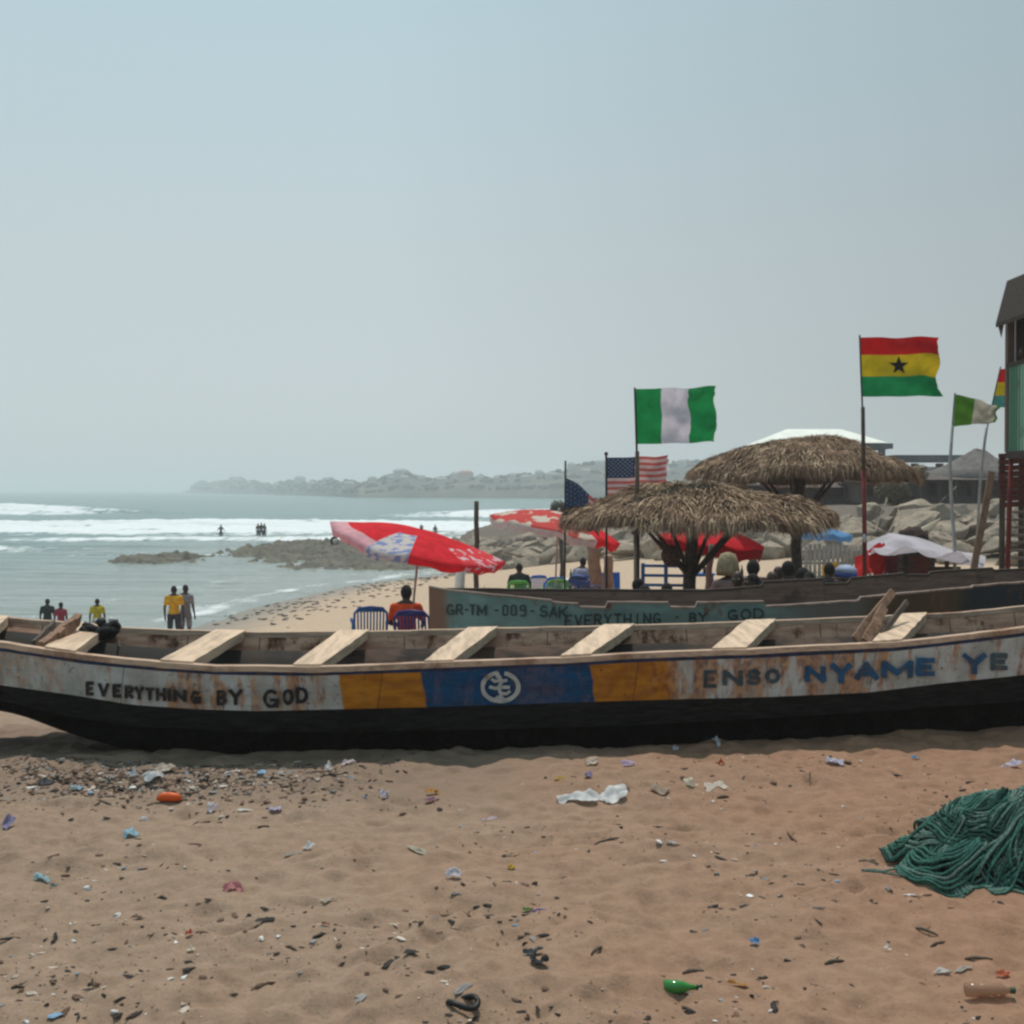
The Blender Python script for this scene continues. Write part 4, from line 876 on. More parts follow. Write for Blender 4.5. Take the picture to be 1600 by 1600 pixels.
# ------------------------------------------------------------------ thatched shelters
def thatch_mat(name, a, b_, c_):
    k = NT(name); r = k.n('ShaderNodeNewGeometry').outputs['Random Per Island']; n1 = k.noise(k.coord(), 2.2, 5)
    c = k.mix(k.rng(r, .1, .7), a, b_); c = k.mix(k.rng(k.math('ADD', k.math('MULTIPLY', r, .5), n1), .82, 1.0), c, c_); k.col(c); k.rough(.9); k.spec(.15); return k.m
TH = thatch_mat('dry_thatch', (.10, .062, .042), (.29, .19, .125), (.50, .37, .25))
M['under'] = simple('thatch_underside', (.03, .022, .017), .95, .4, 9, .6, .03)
def thatch(label, px, Y, top_py, prof, nst, trunk_px, br, seed, leanpx=0, ht=.5):
    """prof: (radius m, photo row of the roof surface there)"""
    r_ = np.random.default_rng(seed); X = (px-800)/F*Y; t = thing('thatched_shelter', label, 'thatched shelter', (X, Y, gz(X, Y)))
    zz = np.array([H-(y-HOR)/F*Y for _, y in prof]); rr = np.array([r for r, _ in prof]); Rm = rr[-1]
    def surf(r, th):
        z = np.interp(r, rr, zz); lump = (fbm(np.cos(th)*r*1.3+seed, np.sin(th)*r*1.3, seed, 3)-.5)
        e = 1+.07*(noise(th*2.6+seed, th*0, seed)-.5)*2; return np.stack([X+np.cos(th)*r*e, Y+np.sin(th)*r*e, z+lump*.42], -1)
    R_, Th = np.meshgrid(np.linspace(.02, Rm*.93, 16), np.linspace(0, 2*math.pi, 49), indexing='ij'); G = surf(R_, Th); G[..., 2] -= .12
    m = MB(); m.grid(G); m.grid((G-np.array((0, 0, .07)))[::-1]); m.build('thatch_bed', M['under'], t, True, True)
    m = MB(); n = nst; u = r_.uniform(0, 1, n)**.55; r0 = u*Rm; th = r_.uniform(0, 2*math.pi, n)
    edge = r_.uniform(0, 1, n) < .26; r0[edge] = Rm*r_.uniform(.86, 1.0, edge.sum())
    L = r_.uniform(.18, .52, n)*(.6+.7*noise(th*5, r0*2, 5)); p0 = surf(r0, th)+np.stack([r_.normal(0, .02, n), r_.normal(0, .02, n), r_.uniform(-.03, .07, n)], -1)
    tw = th+r_.normal(0, .55, n); r1 = r0+L*.8; sl = np.interp(np.minimum(r1, Rm), rr, zz)-np.interp(r0, rr, zz)
    out = np.stack([np.cos(tw), np.sin(tw), 0*tw], -1)
    hang = np.clip((r1-Rm*.98), 0, 1)
    p2 = p0+out*(L*.8-hang*.45)[:, None]+np.stack([0*th, 0*th, sl-hang*.5-r_.uniform(0, .04, n)+(r_.uniform(0, 1, n) < .4)*r_.uniform(0, .085, n)], -1)
    p1 = (p0+p2)/2+np.stack([0*th, 0*th, .03+hang*.12], -1)
    wv = np.stack([-np.sin(tw), np.cos(tw), r_.normal(0, .3, n)], -1)*r_.uniform(.004, .010, n)[:, None]
    Vs = np.stack([p0-wv, p0+wv, p1+wv, p1-wv, p2], 1).reshape(-1, 3); I = np.arange(n)*5
    m.add(Vs, np.stack([I, I+1, I+2, I+3], 1).tolist()+np.stack([I+3, I+2, I+4], 1).tolist()); m.build('thatch', TH, t, False, True)
    tx = (trunk_px-800)/F*Y; zb = gz(tx, Y)-.2; zt = zz[0]-.2
    m = MB(); pts = [(tx+.03*math.sin(z*3+seed), Y, z) for z in np.linspace(zb, zt, 8)]; m.tube(pts, [.13, .12, .11, .11, .11, .10, .09, .08], 10); m.build('trunk', M['trunk'], t, True, True)
    for i in range(br):
        a = 2*math.pi*(i+.12)/br; z0 = zb+.2+(zz[-1]-zb)*ht; R2 = Rm*.5
        m = MB(); zr = np.interp(R2, rr, zz)-.22; m.tube([(tx+.06*math.cos(a), Y+.06*math.sin(a), z0), (tx+R2*.5*math.cos(a), Y+R2*.5*math.sin(a), (z0+zr)/2-.04), (tx+R2*math.cos(a), Y+R2*math.sin(a), zr)], [.045, .036, .03], 7); m.build('brace', M['trunk'], t, True, True)
    for i in range(10):
        a = 2*math.pi*(i+.5)/10; m = MB(); m.tube([(*surf(np.array(r), np.array(a))[:2], float(np.interp(r, rr, zz))-.27) for r in (.1, Rm*.5, Rm*.92)], .025, 5); m.build('rafter', M['trunk'], t, False, True)
    return t
t1 = thatch('nearer thatched beach shelter with shaggy straw roof on a dark forked trunk', 1085, 21.5, 755, [(0, 759), (.5, 762), (1.1, 775), (1.7, 791), (2.08, 805), (2.2, 814)], 46000, 1080, 7, 3)
t2 = thatch('farther and higher thatched beach shelter beyond the first', 1256, 27., 680, [(0, 684), (.5, 686), (1.1, 700), (1.8, 722), (2.2, 734), (2.36, 742)], 38000, 1246, 6, 8, ht=.62)
t2.scale = (1, 1, 1)

# ------------------------------------------------------------------ parasols
def parasol(label, c, Rr, rise, tilt, az, mats, pole_to, reg, valance=.14, seed=1, nr=8, squash=0, flap=.0, polemat='metalpole'):
    """canopy: mesh in world coords around hub point c; axis leaned by tilt towards azimuth az"""
    c = np.array(c, float); t = thing('beach_parasol', label, 'parasol', (pole_to[0], pole_to[1], pole_to[2]))
    ax = Matrix.Rotation(tilt, 3, Vector((-math.sin(az), math.cos(az), 0))); A = np.array(ax)
    nu, nv = 10, nr*6; G = []
    for i in range(nu+1):
        r = i/nu; row = []
        for j in range(nv):
            th = 2*math.pi*j/nv; k_ = abs(((j/6) % 1)-.5)*2; sc = 1-.045*(1-k_**2)*r; z = rise*(1-r**1.7)-.05*(1-k_**2)*r**2*1.2
            z += flap*r*r*math.sin(th*2+seed)+.02*math.sin(th*5+seed)*r
            row.append((Rr*r*sc*math.cos(th), Rr*r*sc*math.sin(th), z))
        G.append(row)
    rim = np.array(G[-1]); wv = 1+.25*np.sin(np.arange(nv)*1.9+seed)
    G = np.array(G+[rim*np.array((.985, .985, 1))-np.stack([0*wv, 0*wv, valance*.5*wv], -1), rim*np.array((.97, .97, 1))-np.stack([0*wv, 0*wv, valance*wv], -1)])
    m = MB(); m.grid(G @ A.T + c, closed=True); m.m = [reg(i/(nu), (j+.5)/nv*nr) for i in range(nu+2) for j in range(nv)]; m.build('canopy', mats, t, True, True)
    hub = A @ np.array((0, 0, rise-.02))+c; pl = np.array(pole_to, float)
    m = MB(); m.tube([pl-(0, 0, .25), pl*.5+hub*.5, hub], .019, 8); m.build('pole', M[polemat], t, True, True)
    for i in range(nr):
        th = 2*math.pi*i/nr; m = MB(); e = np.array([(Rr*r*math.cos(th), Rr*r*math.sin(th), rise*(1-r**1.7)-.02+flap*r*r*math.sin(th*2+seed)) for r in (.03, .35, .7, .97)]) @ A.T + c; m.tube(e, .006, 4); m.build('rib', M['metalpole'], t, False, True)
    m = MB(); m.ball(hub+A @ np.array((0, 0, .05)), (.03, .03, .05), 8, 6); m.build('finial', M['metalpole'], t, True, True)
    return t
PR = cloth('parasol_red', (.78, .028, .045), .5); PK = cloth('parasol_pink_white', (.74, .42, .48), .45); PW = cloth('parasol_print_white', (.58, .55, .58), .4); PB = cloth('parasol_print_blue', (.10, .17, .42), .4); PY = cloth('parasol_print_yellow', (.50, .42, .18), .4)
def printed(name, base, ink, sc, lo, hi):
    k = NT(name); co = k.coord(); v = k.noise(k.map(co, (sc, sc, sc*1.6)), 1, 3, .5); c = k.mix(k.rng(v, lo, hi), base, ink); k.col(c); k.rough(.8)
    tr = k.n('ShaderNodeBsdfTranslucent'); k.l(c, tr.inputs[0]); ms = k.n('ShaderNodeMixShader'); ms.inputs[0].default_value = .4
    k.l(k.b.outputs[0], ms.inputs[1]); k.l(tr.outputs[0], ms.inputs[2]); k.l(ms.outputs[0], k.out.inputs[0]); return k.m
PP = printed('parasol_red_with_white_print', (.74, .028, .045), (.72, .55, .62), 7, .56, .62)
PM = printed('parasol_mixed_print', (.60, .58, .58), (.22, .28, .55), 8, .48, .58)
PS = printed('parasol_red_white_spots', (.56, .04, .035), (.62, .56, .48), 3.2, .52, .56)
def reg1(r, s):   # s: panel 0..8, panel 0 points to +X
    s = s % 8
    if 5.3 <= s < 6.05 and r > .3: return 3
    if s >= 6.9 or s < .35: return 2 if r > .5 else 0
    if 3.4 <= s < 5.3 and r > .72: return 1
    return 0
pb = P(637, 930, 20.4); pb[2] = gz(pb[0], pb[1])
parasol('big wind-tilted red parasol with a white and blue print over the person in orange', P(652, 851, 20.2), 1.43, .25, R(14), R(-12), [PR, PK, PP, PM], pb, reg1, .10, 2, flap=.05)
pb = P(865, 905, 27); pb[2] = gz(pb[0], pb[1])
parasol('red parasol with white print left of the nearer thatch', P(868, 824, 27.), 1.42, .34, R(12), R(-14), [PS, PW, PR], pb, lambda r, s: 2 if (s % 8 > 6.8 or s % 8 < 1.5) else (1 if r > .95 and s > 4 else 0), .13, 5, flap=.04)
pb = P(1108, 905, 25.5); pb[2] = gz(pb[0], pb[1])
parasol('domed bright red parasol seen under the nearer thatch', P(1112, 845, 25.5), 1.06, .30, R(7), R(-20), [PR, cloth('parasol_deep_red', (.33, .012, .02), .35), PP], pb, lambda r, s: 1 if r > .93 else (2 if 2 < s % 8 < 2.6 else 0), .22, 3, polemat='redpole')
pb = P(1290, 880, 38); pb[2] = gz(pb[0], pb[1])
parasol('flat light blue parasol in front of the rock embankment', P(1292, 834, 38), .78, .16, R(3), 0, [cloth('parasol_blue', (.12, .30, .56), .4), cloth('parasol_pink', (.5, .25, .3), .3)], pb, lambda r, s: 0, .14, 4)
pb = P(1262, 885, 40); pb[2] = gz(pb[0], pb[1])
parasol('small pink and white parasol left of the light blue one', P(1262, 830, 40), .5, .12, R(3), 0, [cloth('parasol_pinkish', (.55, .28, .32), .4)], pb, lambda r, s: 0, .08, 6)
# ------------------------------------------------------------------ rocks of the embankment, reef
def rock_mesh(seed, flat=.78):
    r_ = np.random.default_rng(seed); bm = bmesh.new()
    pts = r_.normal(0, 1, (15, 3)); pts /= np.linalg.norm(pts, axis=1)[:, None]; pts *= r_.uniform(.75, 1.0, 15)[:, None]; pts *= (1, r_.uniform(.6, .9), flat*r_.uniform(.8, 1.1))
    for q in pts: bm.verts.new(q)
    bmesh.ops.convex_hull(bm, input=bm.verts); bmesh.ops.bevel(bm, geom=bm.edges[:], offset=.06, segments=2, affect='EDGES', profile=.6)
    bmesh.ops.triangulate(bm, faces=bm.faces[:]); bmesh.ops.subdivide_edges(bm, edges=[e for e in bm.edges if e.calc_length() > .25], cuts=2, use_grid_fill=True)
    for v in bm.verts:
        d = float(fbm(np.array(v.co.x*3+seed), np.array(v.co.y*3+v.co.z*2.3), seed, 3))-.5; v.co *= 1+d*.22
    me = bpy.data.meshes.new('boulder'); bm.to_mesh(me); bm.free(); return me
k = NT('grey_rock'); p = k.pos(); rid = k.n('ShaderNodeObjectInfo').outputs['Random']
c = k.mix(k.rng(k.noise(p, 1.6, 5, .65), .35, .65), (.15, .12, .095), (.34, .27, .21)); c = k.mix(k.math('MULTIPLY', rid, .55), c, (.36, .31, .24)); c = k.mix(k.rng(k.noise(p, 5, 5, .7), .56, .68), c, (.07, .062, .055))
k.col(c); k.rough(.9); k.spec(.2); k.bump(k.noise(p, 6, 6, .65), .6, .05); M['rock'] = k.m
rocks = [rock_mesh(40+i) for i in range(12)]
for me in rocks: me.materials.append(M['rock'])
r_ = np.random.default_rng(5); cnt = 0; first = None
def put_rock(name, q, sc, rot, label, group, cat='rock'):
    o = bpy.data.objects.new(name, rocks[int(r_.integers(12))]); COL.objects.link(o); o.location = [float(x) for x in q]; o.scale = sc; o.rotation_euler = rot; return tag(o, label, cat, group)
segs = [(EB[i], EB[i+1]) for i in range(len(EB)-1)]
cand = []
for row in range(10):
    x = -7.0
    while x < 31:
        y0 = float(np.interp(x, EB[:, 0], EB[:, 1])); dep = row*1.5+r_.uniform(-.3, .3); y = y0+dep*1.1
        s = r_.uniform(.62, 1.25)*(1.15 if row < 8 else .9)
        z = float(base_z(np.array([x]), np.array([y]))[0])+s*.2
        px = 800+x*F/y; py = HOR+(H-z)*F/y
        if px < 1640: cand.append((x, y, z, s))
        x += s*r_.uniform(1.2, 1.75)
for (x, y, z, s) in cand[:298]:
    put_rock('boulder', (x, y, z), (s, s*r_.uniform(.7, 1), s*r_.uniform(.7, 1.1)), (r_.uniform(-.5, .5), r_.uniform(-.5, .5)-.2, r_.uniform(-.5, .5)), 'angular grey-brown boulder piled in the rock embankment behind the beach bar', 'boulders of the embankment')
print('ROCKS', len(cand))
def reef(label, px0, px1, y0, y1, ht, seed, mat):
    Ya = (H-SEA)*F/(y1-HOR); Yb_ = (H-SEA)*F/(y0-HOR); Yc = (Ya+Yb_)/2; xa = (px0-800)/F*Yc; xb = (px1-800)/F*Yc
    u = np.linspace(-1, 1, 300); v = np.linspace(-1, 1, 110); U, Vv = np.meshgrid(u, v, indexing='ij')
    X = (xa+xb)/2+U*(xb-xa)/2; Y_ = Yc+Vv*(Yb_-Ya)/2
    e = 1-(U**2)**1.6-Vv**2*1.0; e = e+(fbm(U*5+seed, Vv*3, seed, 4)-.5)*1.1
    z = SEA-.35+ht*np.clip(e, -.5, 1.2)+ht*.6*(np.abs(fbm(X*1.3, Y_*.6, seed, 5)-.5)*2-.3)+ht*.35*(noise(X*3.1, Y_*1.2, seed)-.5); m = MB(); m.grid(np.stack([X, Y_, z], -1)[::-1])
    return solo(m, 'rock_reef', mat, label, 'reef', ((xa+xb)/2, Yc, SEA-.3), 'low rock reefs in the shallows', True)
k = NT('reef_rock'); p = k.pos(); c = k.mix(k.rng(k.noise(p, .7, 6, .7), .38, .62), (.045, .042, .028), (.125, .11, .08)); c = k.mix(k.rng(k.noise(p, 2.1, 5), .5, .7), c, (.10, .11, .05)); k.col(c); k.rough(.75); k.bump(k.noise(p, 2.5, 6, .7), .9, .25)
reef('broad low brown-green reef in the shallows behind the big red parasol', 345, 800, 846, 880, .95, 3, k.m)
reef('dark flat reef band nearer than the broad one, awash in front of it', 420, 760, 868, 896, .62, 9, k.m)
reef('small dark flat rock reef standing alone left of the broad one', 165, 340, 864, 884, .62, 14, k.m)
m = MB()                                                        # dark stones and weed stranded along the water's edge
for i in range(420):
    t = r_.uniform(0, 1); pt = np.array([np.interp(t, [0, .25, .5, .75, 1], [-11.0, -10.0, -7.2, -3.5, -1.5]), np.interp(t, [0, .25, .5, .75, 1], [45, 53, 63, 70, 76])])
    d_ = r_.normal(0, 1.1)+r_.choice([1.2, 3.2]); x, y = pt[0]+d_*.9, pt[1]-d_*.6+r_.normal(0, 1.2); s = r_.uniform(.03, .085)
    b0 = MB().ball((0, 0, 0), (s*1.6, s, s*.45), 6, 4); v = b0.v[0]*(1+r_.normal(0, .16, (len(b0.v[0]), 1))); m.add(v+np.array((x, y, gz(x, y)+s*.1)), b0.f)
tag(m.build('shore_stones', simple('wet_stone', (.07, .062, .05), .7, .4, 3, .3)), 'dark stones and weed stranded along the edge of the water', 'stones', kind='stuff')

# ------------------------------------------------------------------ buildings beyond the embankment
GR = lambda name, c: simple(name, c, .85, .2, 1.5, .2, .02)
M['darkwall'] = wood('dark_stall_wall', (.075, .062, .058), (3, 3, .6), .55); M['concrete'] = GR('grey_concrete', (.13, .135, .14)); M['paleroof'] = simple('pale_sheet_roof', (.70, .72, .66), .6, .06, 1, .1); M['thatchfar'] = simple('grey_far_thatch', (.13, .12, .115), .95, .25, 3, .8, .1)
def gpl(x, y): return float(base_z(np.array([float(x)]), np.array([float(y)]))[0])
# open pavilion with a pale hipped roof
Y = 86.; L, Rt = P(1183, 695, Y), P(1398, 695, Y); zb = gpl(L[0]+4, Y)
t = thing('open_pavilion', 'open pavilion with pale hipped sheet roof behind the farther thatch', 'pavilion', ((L[0]+Rt[0])/2, Y+3, zb))
zt = P(0, 667, Y)[2]; ze = P(0, 692, Y)[2]; a, b_ = P(1190, 690, Y)[0], P(1388, 690, Y)[0]; c0, c1 = P(1245, 0, Y)[0], P(1332, 0, Y)[0]
m = MB(); m.add([(a, Y, ze), (b_, Y, ze), (b_, Y+7, ze), (a, Y+7, ze), (c0, Y+3.2, zt), (c1, Y+3.2, zt)], [(0, 1, 5, 4), (1, 2, 5), (2, 3, 4, 5), (3, 0, 4), (3, 2, 1, 0)]); m.build('roof', M['paleroof'], t, False, True)
m = MB(); zf = ze-.22; m.box(((a+b_)/2, Y-.02, zf), (b_-a+.5, .3, .36)); m.box(((a+b_)/2, Y+7, zf), (b_-a+.5, .3, .36)); m.box((a-.1, Y+3.5, zf), (.3, 6.6, .34)); m.box((b_+.1, Y+3.5, zf), (.3, 6.6, .34)); m.build('eaves_beam', M['concrete'], t, False, True)
for px in (1200, 1290, 1378):
    for dy in (.1, 6.8):
        x = P(px, 0, Y)[0]; m = MB(); m.box((x, Y+dy, (zb+zf)/2-.1), (.38, .38, zf-zb)); m.build('post', M['concrete'], t, False, True)
Y = 84.; a, b_ = P(1385, 0, Y)[0], P(1497, 0, Y)[0]; z0 = P(0, 717, Y)[2]
t = thing('beam_frame', 'long flat grey roof beam on short posts right of the pavilion', 'roof frame', ((a+b_)/2, Y, gpl(a, Y)))
m = MB(); m.box(((a+b_)/2, Y, z0), (b_-a, 3.5, .42)); m.build('roof', M['concrete'], t, False, True); m = MB(); m.box(((a+b_)/2, Y-.2, P(0, 733, Y)[2]), (b_-a-.6, .2, .28)); m.build('rail', M['white'], t, False, True)
for px in (1395, 1431, 1470, 1490): x = P(px, 0, Y)[0]; m = MB(); m.box((x, Y+.3, (gpl(x, Y)+z0)/2-.15), (.4, .4, z0-gpl(x, Y)-.3)); m.build('post', M['concrete'], t, False, True)
# dark stalls standing on the embankment
def stall(label, px0, px1, ptop, Y, wallmat, roofm_, nwin=4, roof_h=.35, seed=0):
    q = np.random.default_rng(seed); a, b_ = P(px0, 0, Y)[0], P(px1, 0, Y)[0]; zb = gpl((a+b_)/2, Y); zt = P(0, ptop, Y)[2]; D_ = 3.5
    t = thing('beach_stall', label, 'stall', ((a+b_)/2, Y+D_/2, zb), 0, 'dark stalls on the embankment')
    m = MB(); w = (b_-a)/nwin; pier = w*.26; zs, zh = zb+(zt-zb)*.30, zb+(zt-zb)*.82
    m.box(((a+b_)/2, Y, (zb-.3+zs)/2), (b_-a, .12, zs-zb+.3)); m.box(((a+b_)/2, Y, (zh+zt)/2), (b_-a, .12, zt-zh))
    for i in range(nwin+1): m.box((a+w*i+(pier/2 if i == 0 else -pier/2 if i == nwin else 0), Y, (zs+zh)/2), (pier, .12, zh-zs))
    m.box(((a+b_)/2, Y+D_, (zb+zt)/2), (b_-a, .12, zt-zb)); m.box((a+.062, Y+D_/2, (zb+zt)/2), (.12, D_-.14, zt-zb)); m.box((b_-.062, Y+D_/2, (zb+zt)/2), (.12, D_-.14, zt-zb)); m.build('wall', wallmat, t, False, True)
    for i in range(nwin):
        m = MB(); xc = a+w*(i+.5); m.box((xc, Y+.3+q.uniform(0, .4), (zs+zh)/2), (w*.9, .05, zh-zs)); 
        m.build('shutter', [M['darkwood'], M['darkwall'], GR('faded_shutter', (.12, .09, .085)), M['darkwood']][i % 4], t, False, True)
    m = MB(); m.add([(a-.3, Y-.6, zt-.05), (b_+.3, Y-.6, zt-.05), (b_+.3, Y+D_+.4, zt-.05), (a-.3, Y+D_+.4, zt-.05), (a-.3, Y+D_/2, zt+roof_h), (b_+.3, Y+D_/2, zt+roof_h)], [(0, 1, 5, 4), (1, 2, 5), (2, 3, 4, 5), (3, 0, 4), (3, 2, 1, 0)]); m.build('roof', roofm_, t, False, True)
    return t
rd = GR('dark_rust_roof', (.085, .065, .06)); rg = GR('dull_grey_roof', (.10, .10, .10))
stall('dark wooden stall seen between the two thatched roofs', 1100, 1215, 757, 72, M['darkwall'], rg, 4, .3, 1)
stall('dark wooden stall behind the trunk of the farther thatch', 1210, 1345, 760, 69, M['darkwall'], rd, 6, .3, 2)
stall('low brown stall behind the right edge of the farther thatch', 1345, 1460, 752, 66, wood('brown_stall_wall', (.11, .085, .07), (3, 3, .6), .55), rd, 5, .3, 3)
stall('long dark stall beneath the grey thatched hut roof', 1440, 1600, 748, 64, M['darkwall'], rd, 6, .2, 4)
# grey thatched hut
Y = 67.; x = P(1526, 0, Y)[0]; zb = gpl(x, Y); t = thing('thatched_hut', 'round hut with grey pointed thatch beside the wooden tower', 'hut', (x, Y, zb))
ze = P(0, 748, Y)[2]; zt = P(0, 703, Y)[2]; m = MB(); m.lathe([(0.02, zt), (.35, zt-.10), (.9, zt-.42), (1.9, zt-.95), (3.2, ze), (3.1, ze-.15), (.1, ze+.1)], 28, (x, Y, 0)); v = m.v[0]; v += (r_.normal(0, .05, v.shape)); m.build('roof', M['thatchfar'], t, True, True)
m = MB(); m.lathe([(2.3, zb-.3), (2.3, ze)], 20, (x, Y, 0)); m.build('wall', M['darkwall'], t, True, True)
# shrubs beyond the thatch
def shrub(label, px, py, Y, r, col, seed):
    q = np.random.default_rng(seed); c = P(px, py, Y); n = 1500; t = thing('shrub', label, 'shrub', (c[0], c[1], gpl(c[0], c[1])))
    d = q.normal(0, 1, (n, 3)); d /= np.linalg.norm(d, axis=1)[:, None]; rad = q.uniform(.35, 1, n)**.5*(.7+.6*noise(d[:, 0]*2.5+seed, d[:, 2]*2.5+d[:, 1], seed)); c3 = c+d*(rad*r)[:, None]*np.array((1, .8, .8))
    a = q.normal(0, 1, (n, 3)); a /= np.linalg.norm(a, axis=1)[:, None]; b_ = np.cross(a, d); a *= .16*r; b_ *= .06*r
    Vs = np.stack([c3-a, c3+b_, c3+a, c3-b_], 1).reshape(-1, 3); m = MB(); m.add(Vs, (np.arange(n*4).reshape(-1, 4)).tolist()); k = NT('leaf_'+str(seed)); rr = k.n('ShaderNodeNewGeometry').outputs['Random Per Island']; k.col(k.mix(rr, tuple(x*.6 for x in col), tuple(x*1.4 for x in col))); k.rough(.7)
    m.build('foliage', k.m, t, False, True); m = MB()
    for i in range(4): m.tube([(c[0]+.05*i, c[1], gpl(c[0], c[1])-.1), c+q.normal(0, .3*r, 3)], [.06, .02], 5)
    m.build('stem', M['trunk'], t, True, True)
shrub('olive-brown shrub in front of the stalls just right of the farther thatch', 1397, 768, 62, .95, (.10, .085, .045), 4)
shrub('small dry yellowish shrub at the right edge of the farther thatch roof', 1432, 742, 60, .55, (.20, .15, .08), 5)
shrub('dark spiky shrub behind the left edge of the nearer thatch', 876, 797, 45, .4, (.05, .05, .04), 6)

# ------------------------------------------------------------------ wooden tower hut at the right edge
Y = 21.5; t = thing('tower_hut', 'tall wooden tower hut with green sheet balcony at the right edge', 'hut', (10.0, 19.0, gz(10.0, 19.0)))
pxm = lambda px, py, Yq=Y: P(px, py, Yq)
m = MB(); e0, e1, e2 = pxm(1554, 506), pxm(1571, 440), pxm(1604, 428); Dp = np.array((0, -5.0, 0)); th_ = np.array((0, 0, -.07)); e3 = e2+np.array((2.6, 0, .35))
for a, b_ in ((e0, e1), (e1, e2), (e2, e3)):
    m.add([a, b_, b_+Dp, a+Dp, a+th_, b_+th_, b_+Dp+th_, a+Dp+th_], [(0, 1, 2, 3), (7, 6, 5, 4), (0, 4, 5, 1), (2, 6, 7, 3), (0, 3, 7, 4), (1, 5, 6, 2)])
m.build('roof', M['darkwood'], t, False, True)
m = MB(); m.add([pxm(1557, 508, Y+.02), pxm(1563, 529, Y-.02), pxm(1575, 465, Y-.02), pxm(1604, 452, Y-.02), pxm(1604, 434, Y-.02), pxm(1572, 446, Y-.02)], [(0, 1, 2, 5), (5, 2, 3, 4)]); m.build('bargeboard', wood('grey_brown_fascia', (.19, .15, .125), (2, 2, 1), .6), t, False, True)
zf = pxm(0, 706)[2]; zr = pxm(0, 575)[2]; zro = pxm(0, 450)[2]; xa = pxm(1577, 0)[0]; xw = pxm(1573, 0)[0]
m = MB(); m.box((xa+1.75, Y-.06, (zf+zro)/2), (3.36, .06, zro-zf+.2)); m.box((xa+2.6, Y-2.6, (zf+zro)/2), (3.0, 3.4, zro-zf)); m.build('wall', M['darkwall'], t, False, True)  # first box: thin dark panel added for the shaded interior; second: the hut wall
m = MB(); m.bar((xa+.03, Y+.09, pxm(0, 462)[2]), (xa+.03, Y+.09, zf), .12, .12); m.build('post', wood('brown_post', (.17, .115, .09), (8, 8, 1), .6), t, False, True)
m = MB(); m.box((xa+2.1, Y-2.4, zf-.06), (4.3, 4.9, .12)); m.build('floor', M['darkwood'], t, False, True)
def sheet(A, B_, z0, z1, n):
    m = MB(); A = np.array(A, float); B_ = np.array(B_, float); d = (B_-A)/n; nr = np.array((d[1], -d[0])); nr /= np.linalg.norm(nr); g = []
    for i in range(n*4+1): q = A+d*i/4+nr*.03*math.sin(i*math.pi/2); g.append([(q[0], q[1], z0), (q[0], q[1], z1)])
    m.grid(g); m.grid((np.array(g)+np.array((-nr[0]*.012, -nr[1]*.012, 0)))[::-1]); return m
k = NT('green_ribbed_sheet'); yy_ = k.xyz(k.pos())[1]; st_ = k.rng(k.math('ABSOLUTE', k.math('SUBTRACT', k.math('FRACT', k.math('MULTIPLY', yy_, 8.0)), .5)), .12, .3); c = k.mix(st_, (.07, .20, .125), (.34, .52, .42)); c = k.mix(k.rng(k.noise(k.pos(), 3, 5), .52, .75), c, (.12, .15, .12)); k.col(c); k.rough(.6); GS = k.m; zr2 = zr
sheet((xa, Y), (xa+.02, Y-4.9), zf-.03, zr+.03, 36).build('balcony_sheet', GS, t, False, True); sheet((xa+.06, Y+.02), (xa+4.3, Y+.02), zf-.03, zr+.0, 34).build('balcony_sheet', GS, t, False, True)
m = MB(); m.bar((xa-.01, Y+.05, zr+.05), (xa-.01, Y-4.9, zr+.06), .07, .06); m.build('handrail', M['darkwood'], t, False, True)
b0 = P(1573, 885, Y); b0[2] = gz(b0[0], Y)-.2; m = MB(); m.tube([b0, pxm(1577, 800), pxm(1580, 705)], [.045, .045, .04], 8); m.build('support_pole', M['redpole'], t, True, True)
m = MB()
for i, py in enumerate(np.arange(713, 790, 9.5)): l = 1560+(0 if i < 5 else (i-4)*1.5); m.bar(pxm(l, py, Y+.9), pxm(l+70, py-4, Y+.9), .03, .09, up=(0, 0, 1))
m.build('board_wall', M['redwood'], t, False, True)
for px in (1566, 1596, 1626): b1 = P(px, 885, Y+1.0); b1[2] = gz(b1[0], Y+1)-.2; m = MB(); m.bar(b1, P(px, 716, Y+.98), .10, .10); m.build('leg', M['post'], t, False, True)
for i in range(7): m = MB(); q0 = P(1580+i*.5, 800+i*12, Y+.4-i*.12); m.box(q0+np.array((.5, 0, 0)), (1.0, .24, .04)); m.build('stair_tread', wood('stair_plank', (.22, .17, .14), (1, 8, 8), .6) if i == 0 else bpy.data.materials['stair_plank'], t, False, True)
person('person in black standing on the green balcony of the tower hut', (8.50, 21.22, zf+.0), R(90), 'stand', (.012, .012, .014), (.02, .02, .025), 1.78)
# ------------------------------------------------------------------ leaning boards and posts of the bar
def lean(p0, p1, w, mat, label, name='wooden_post', cat='post', h=None):
    m = MB(); p0 = np.array(p0, float); p1 = np.array(p1, float); n_ = 7; pts = [p0+(p1-p0)*i/n_+r_.normal(0, .012, 3)*(0 < i < n_) for i in range(n_+1)]
    m.tube(pts, np.linspace(w, w*.85, n_+1), 8) if h is None else [m.bar(a, b_, w, h, up=(0, 1, 0)) for a, b_ in zip(pts[:-1], pts[1:])]
    return solo(m, name, mat, label, cat, smooth=h is None)
def grounded(px, py, Y): q = P(px, py, Y); q[2] = gz(q[0], Y)-.15; return q
lean(grounded(1500, 900, 19), P(1549, 737, 19.6), .10, M['driftwood'], 'long brown plank leaning up towards the wooden tower', 'leaning_plank', 'plank', .035)
lean(grounded(1509, 900, 19.4), P(1541, 775, 20.1), .06, M['darkwood'], 'thinner dark plank behind the long brown leaning plank', 'leaning_plank', 'plank', .03)
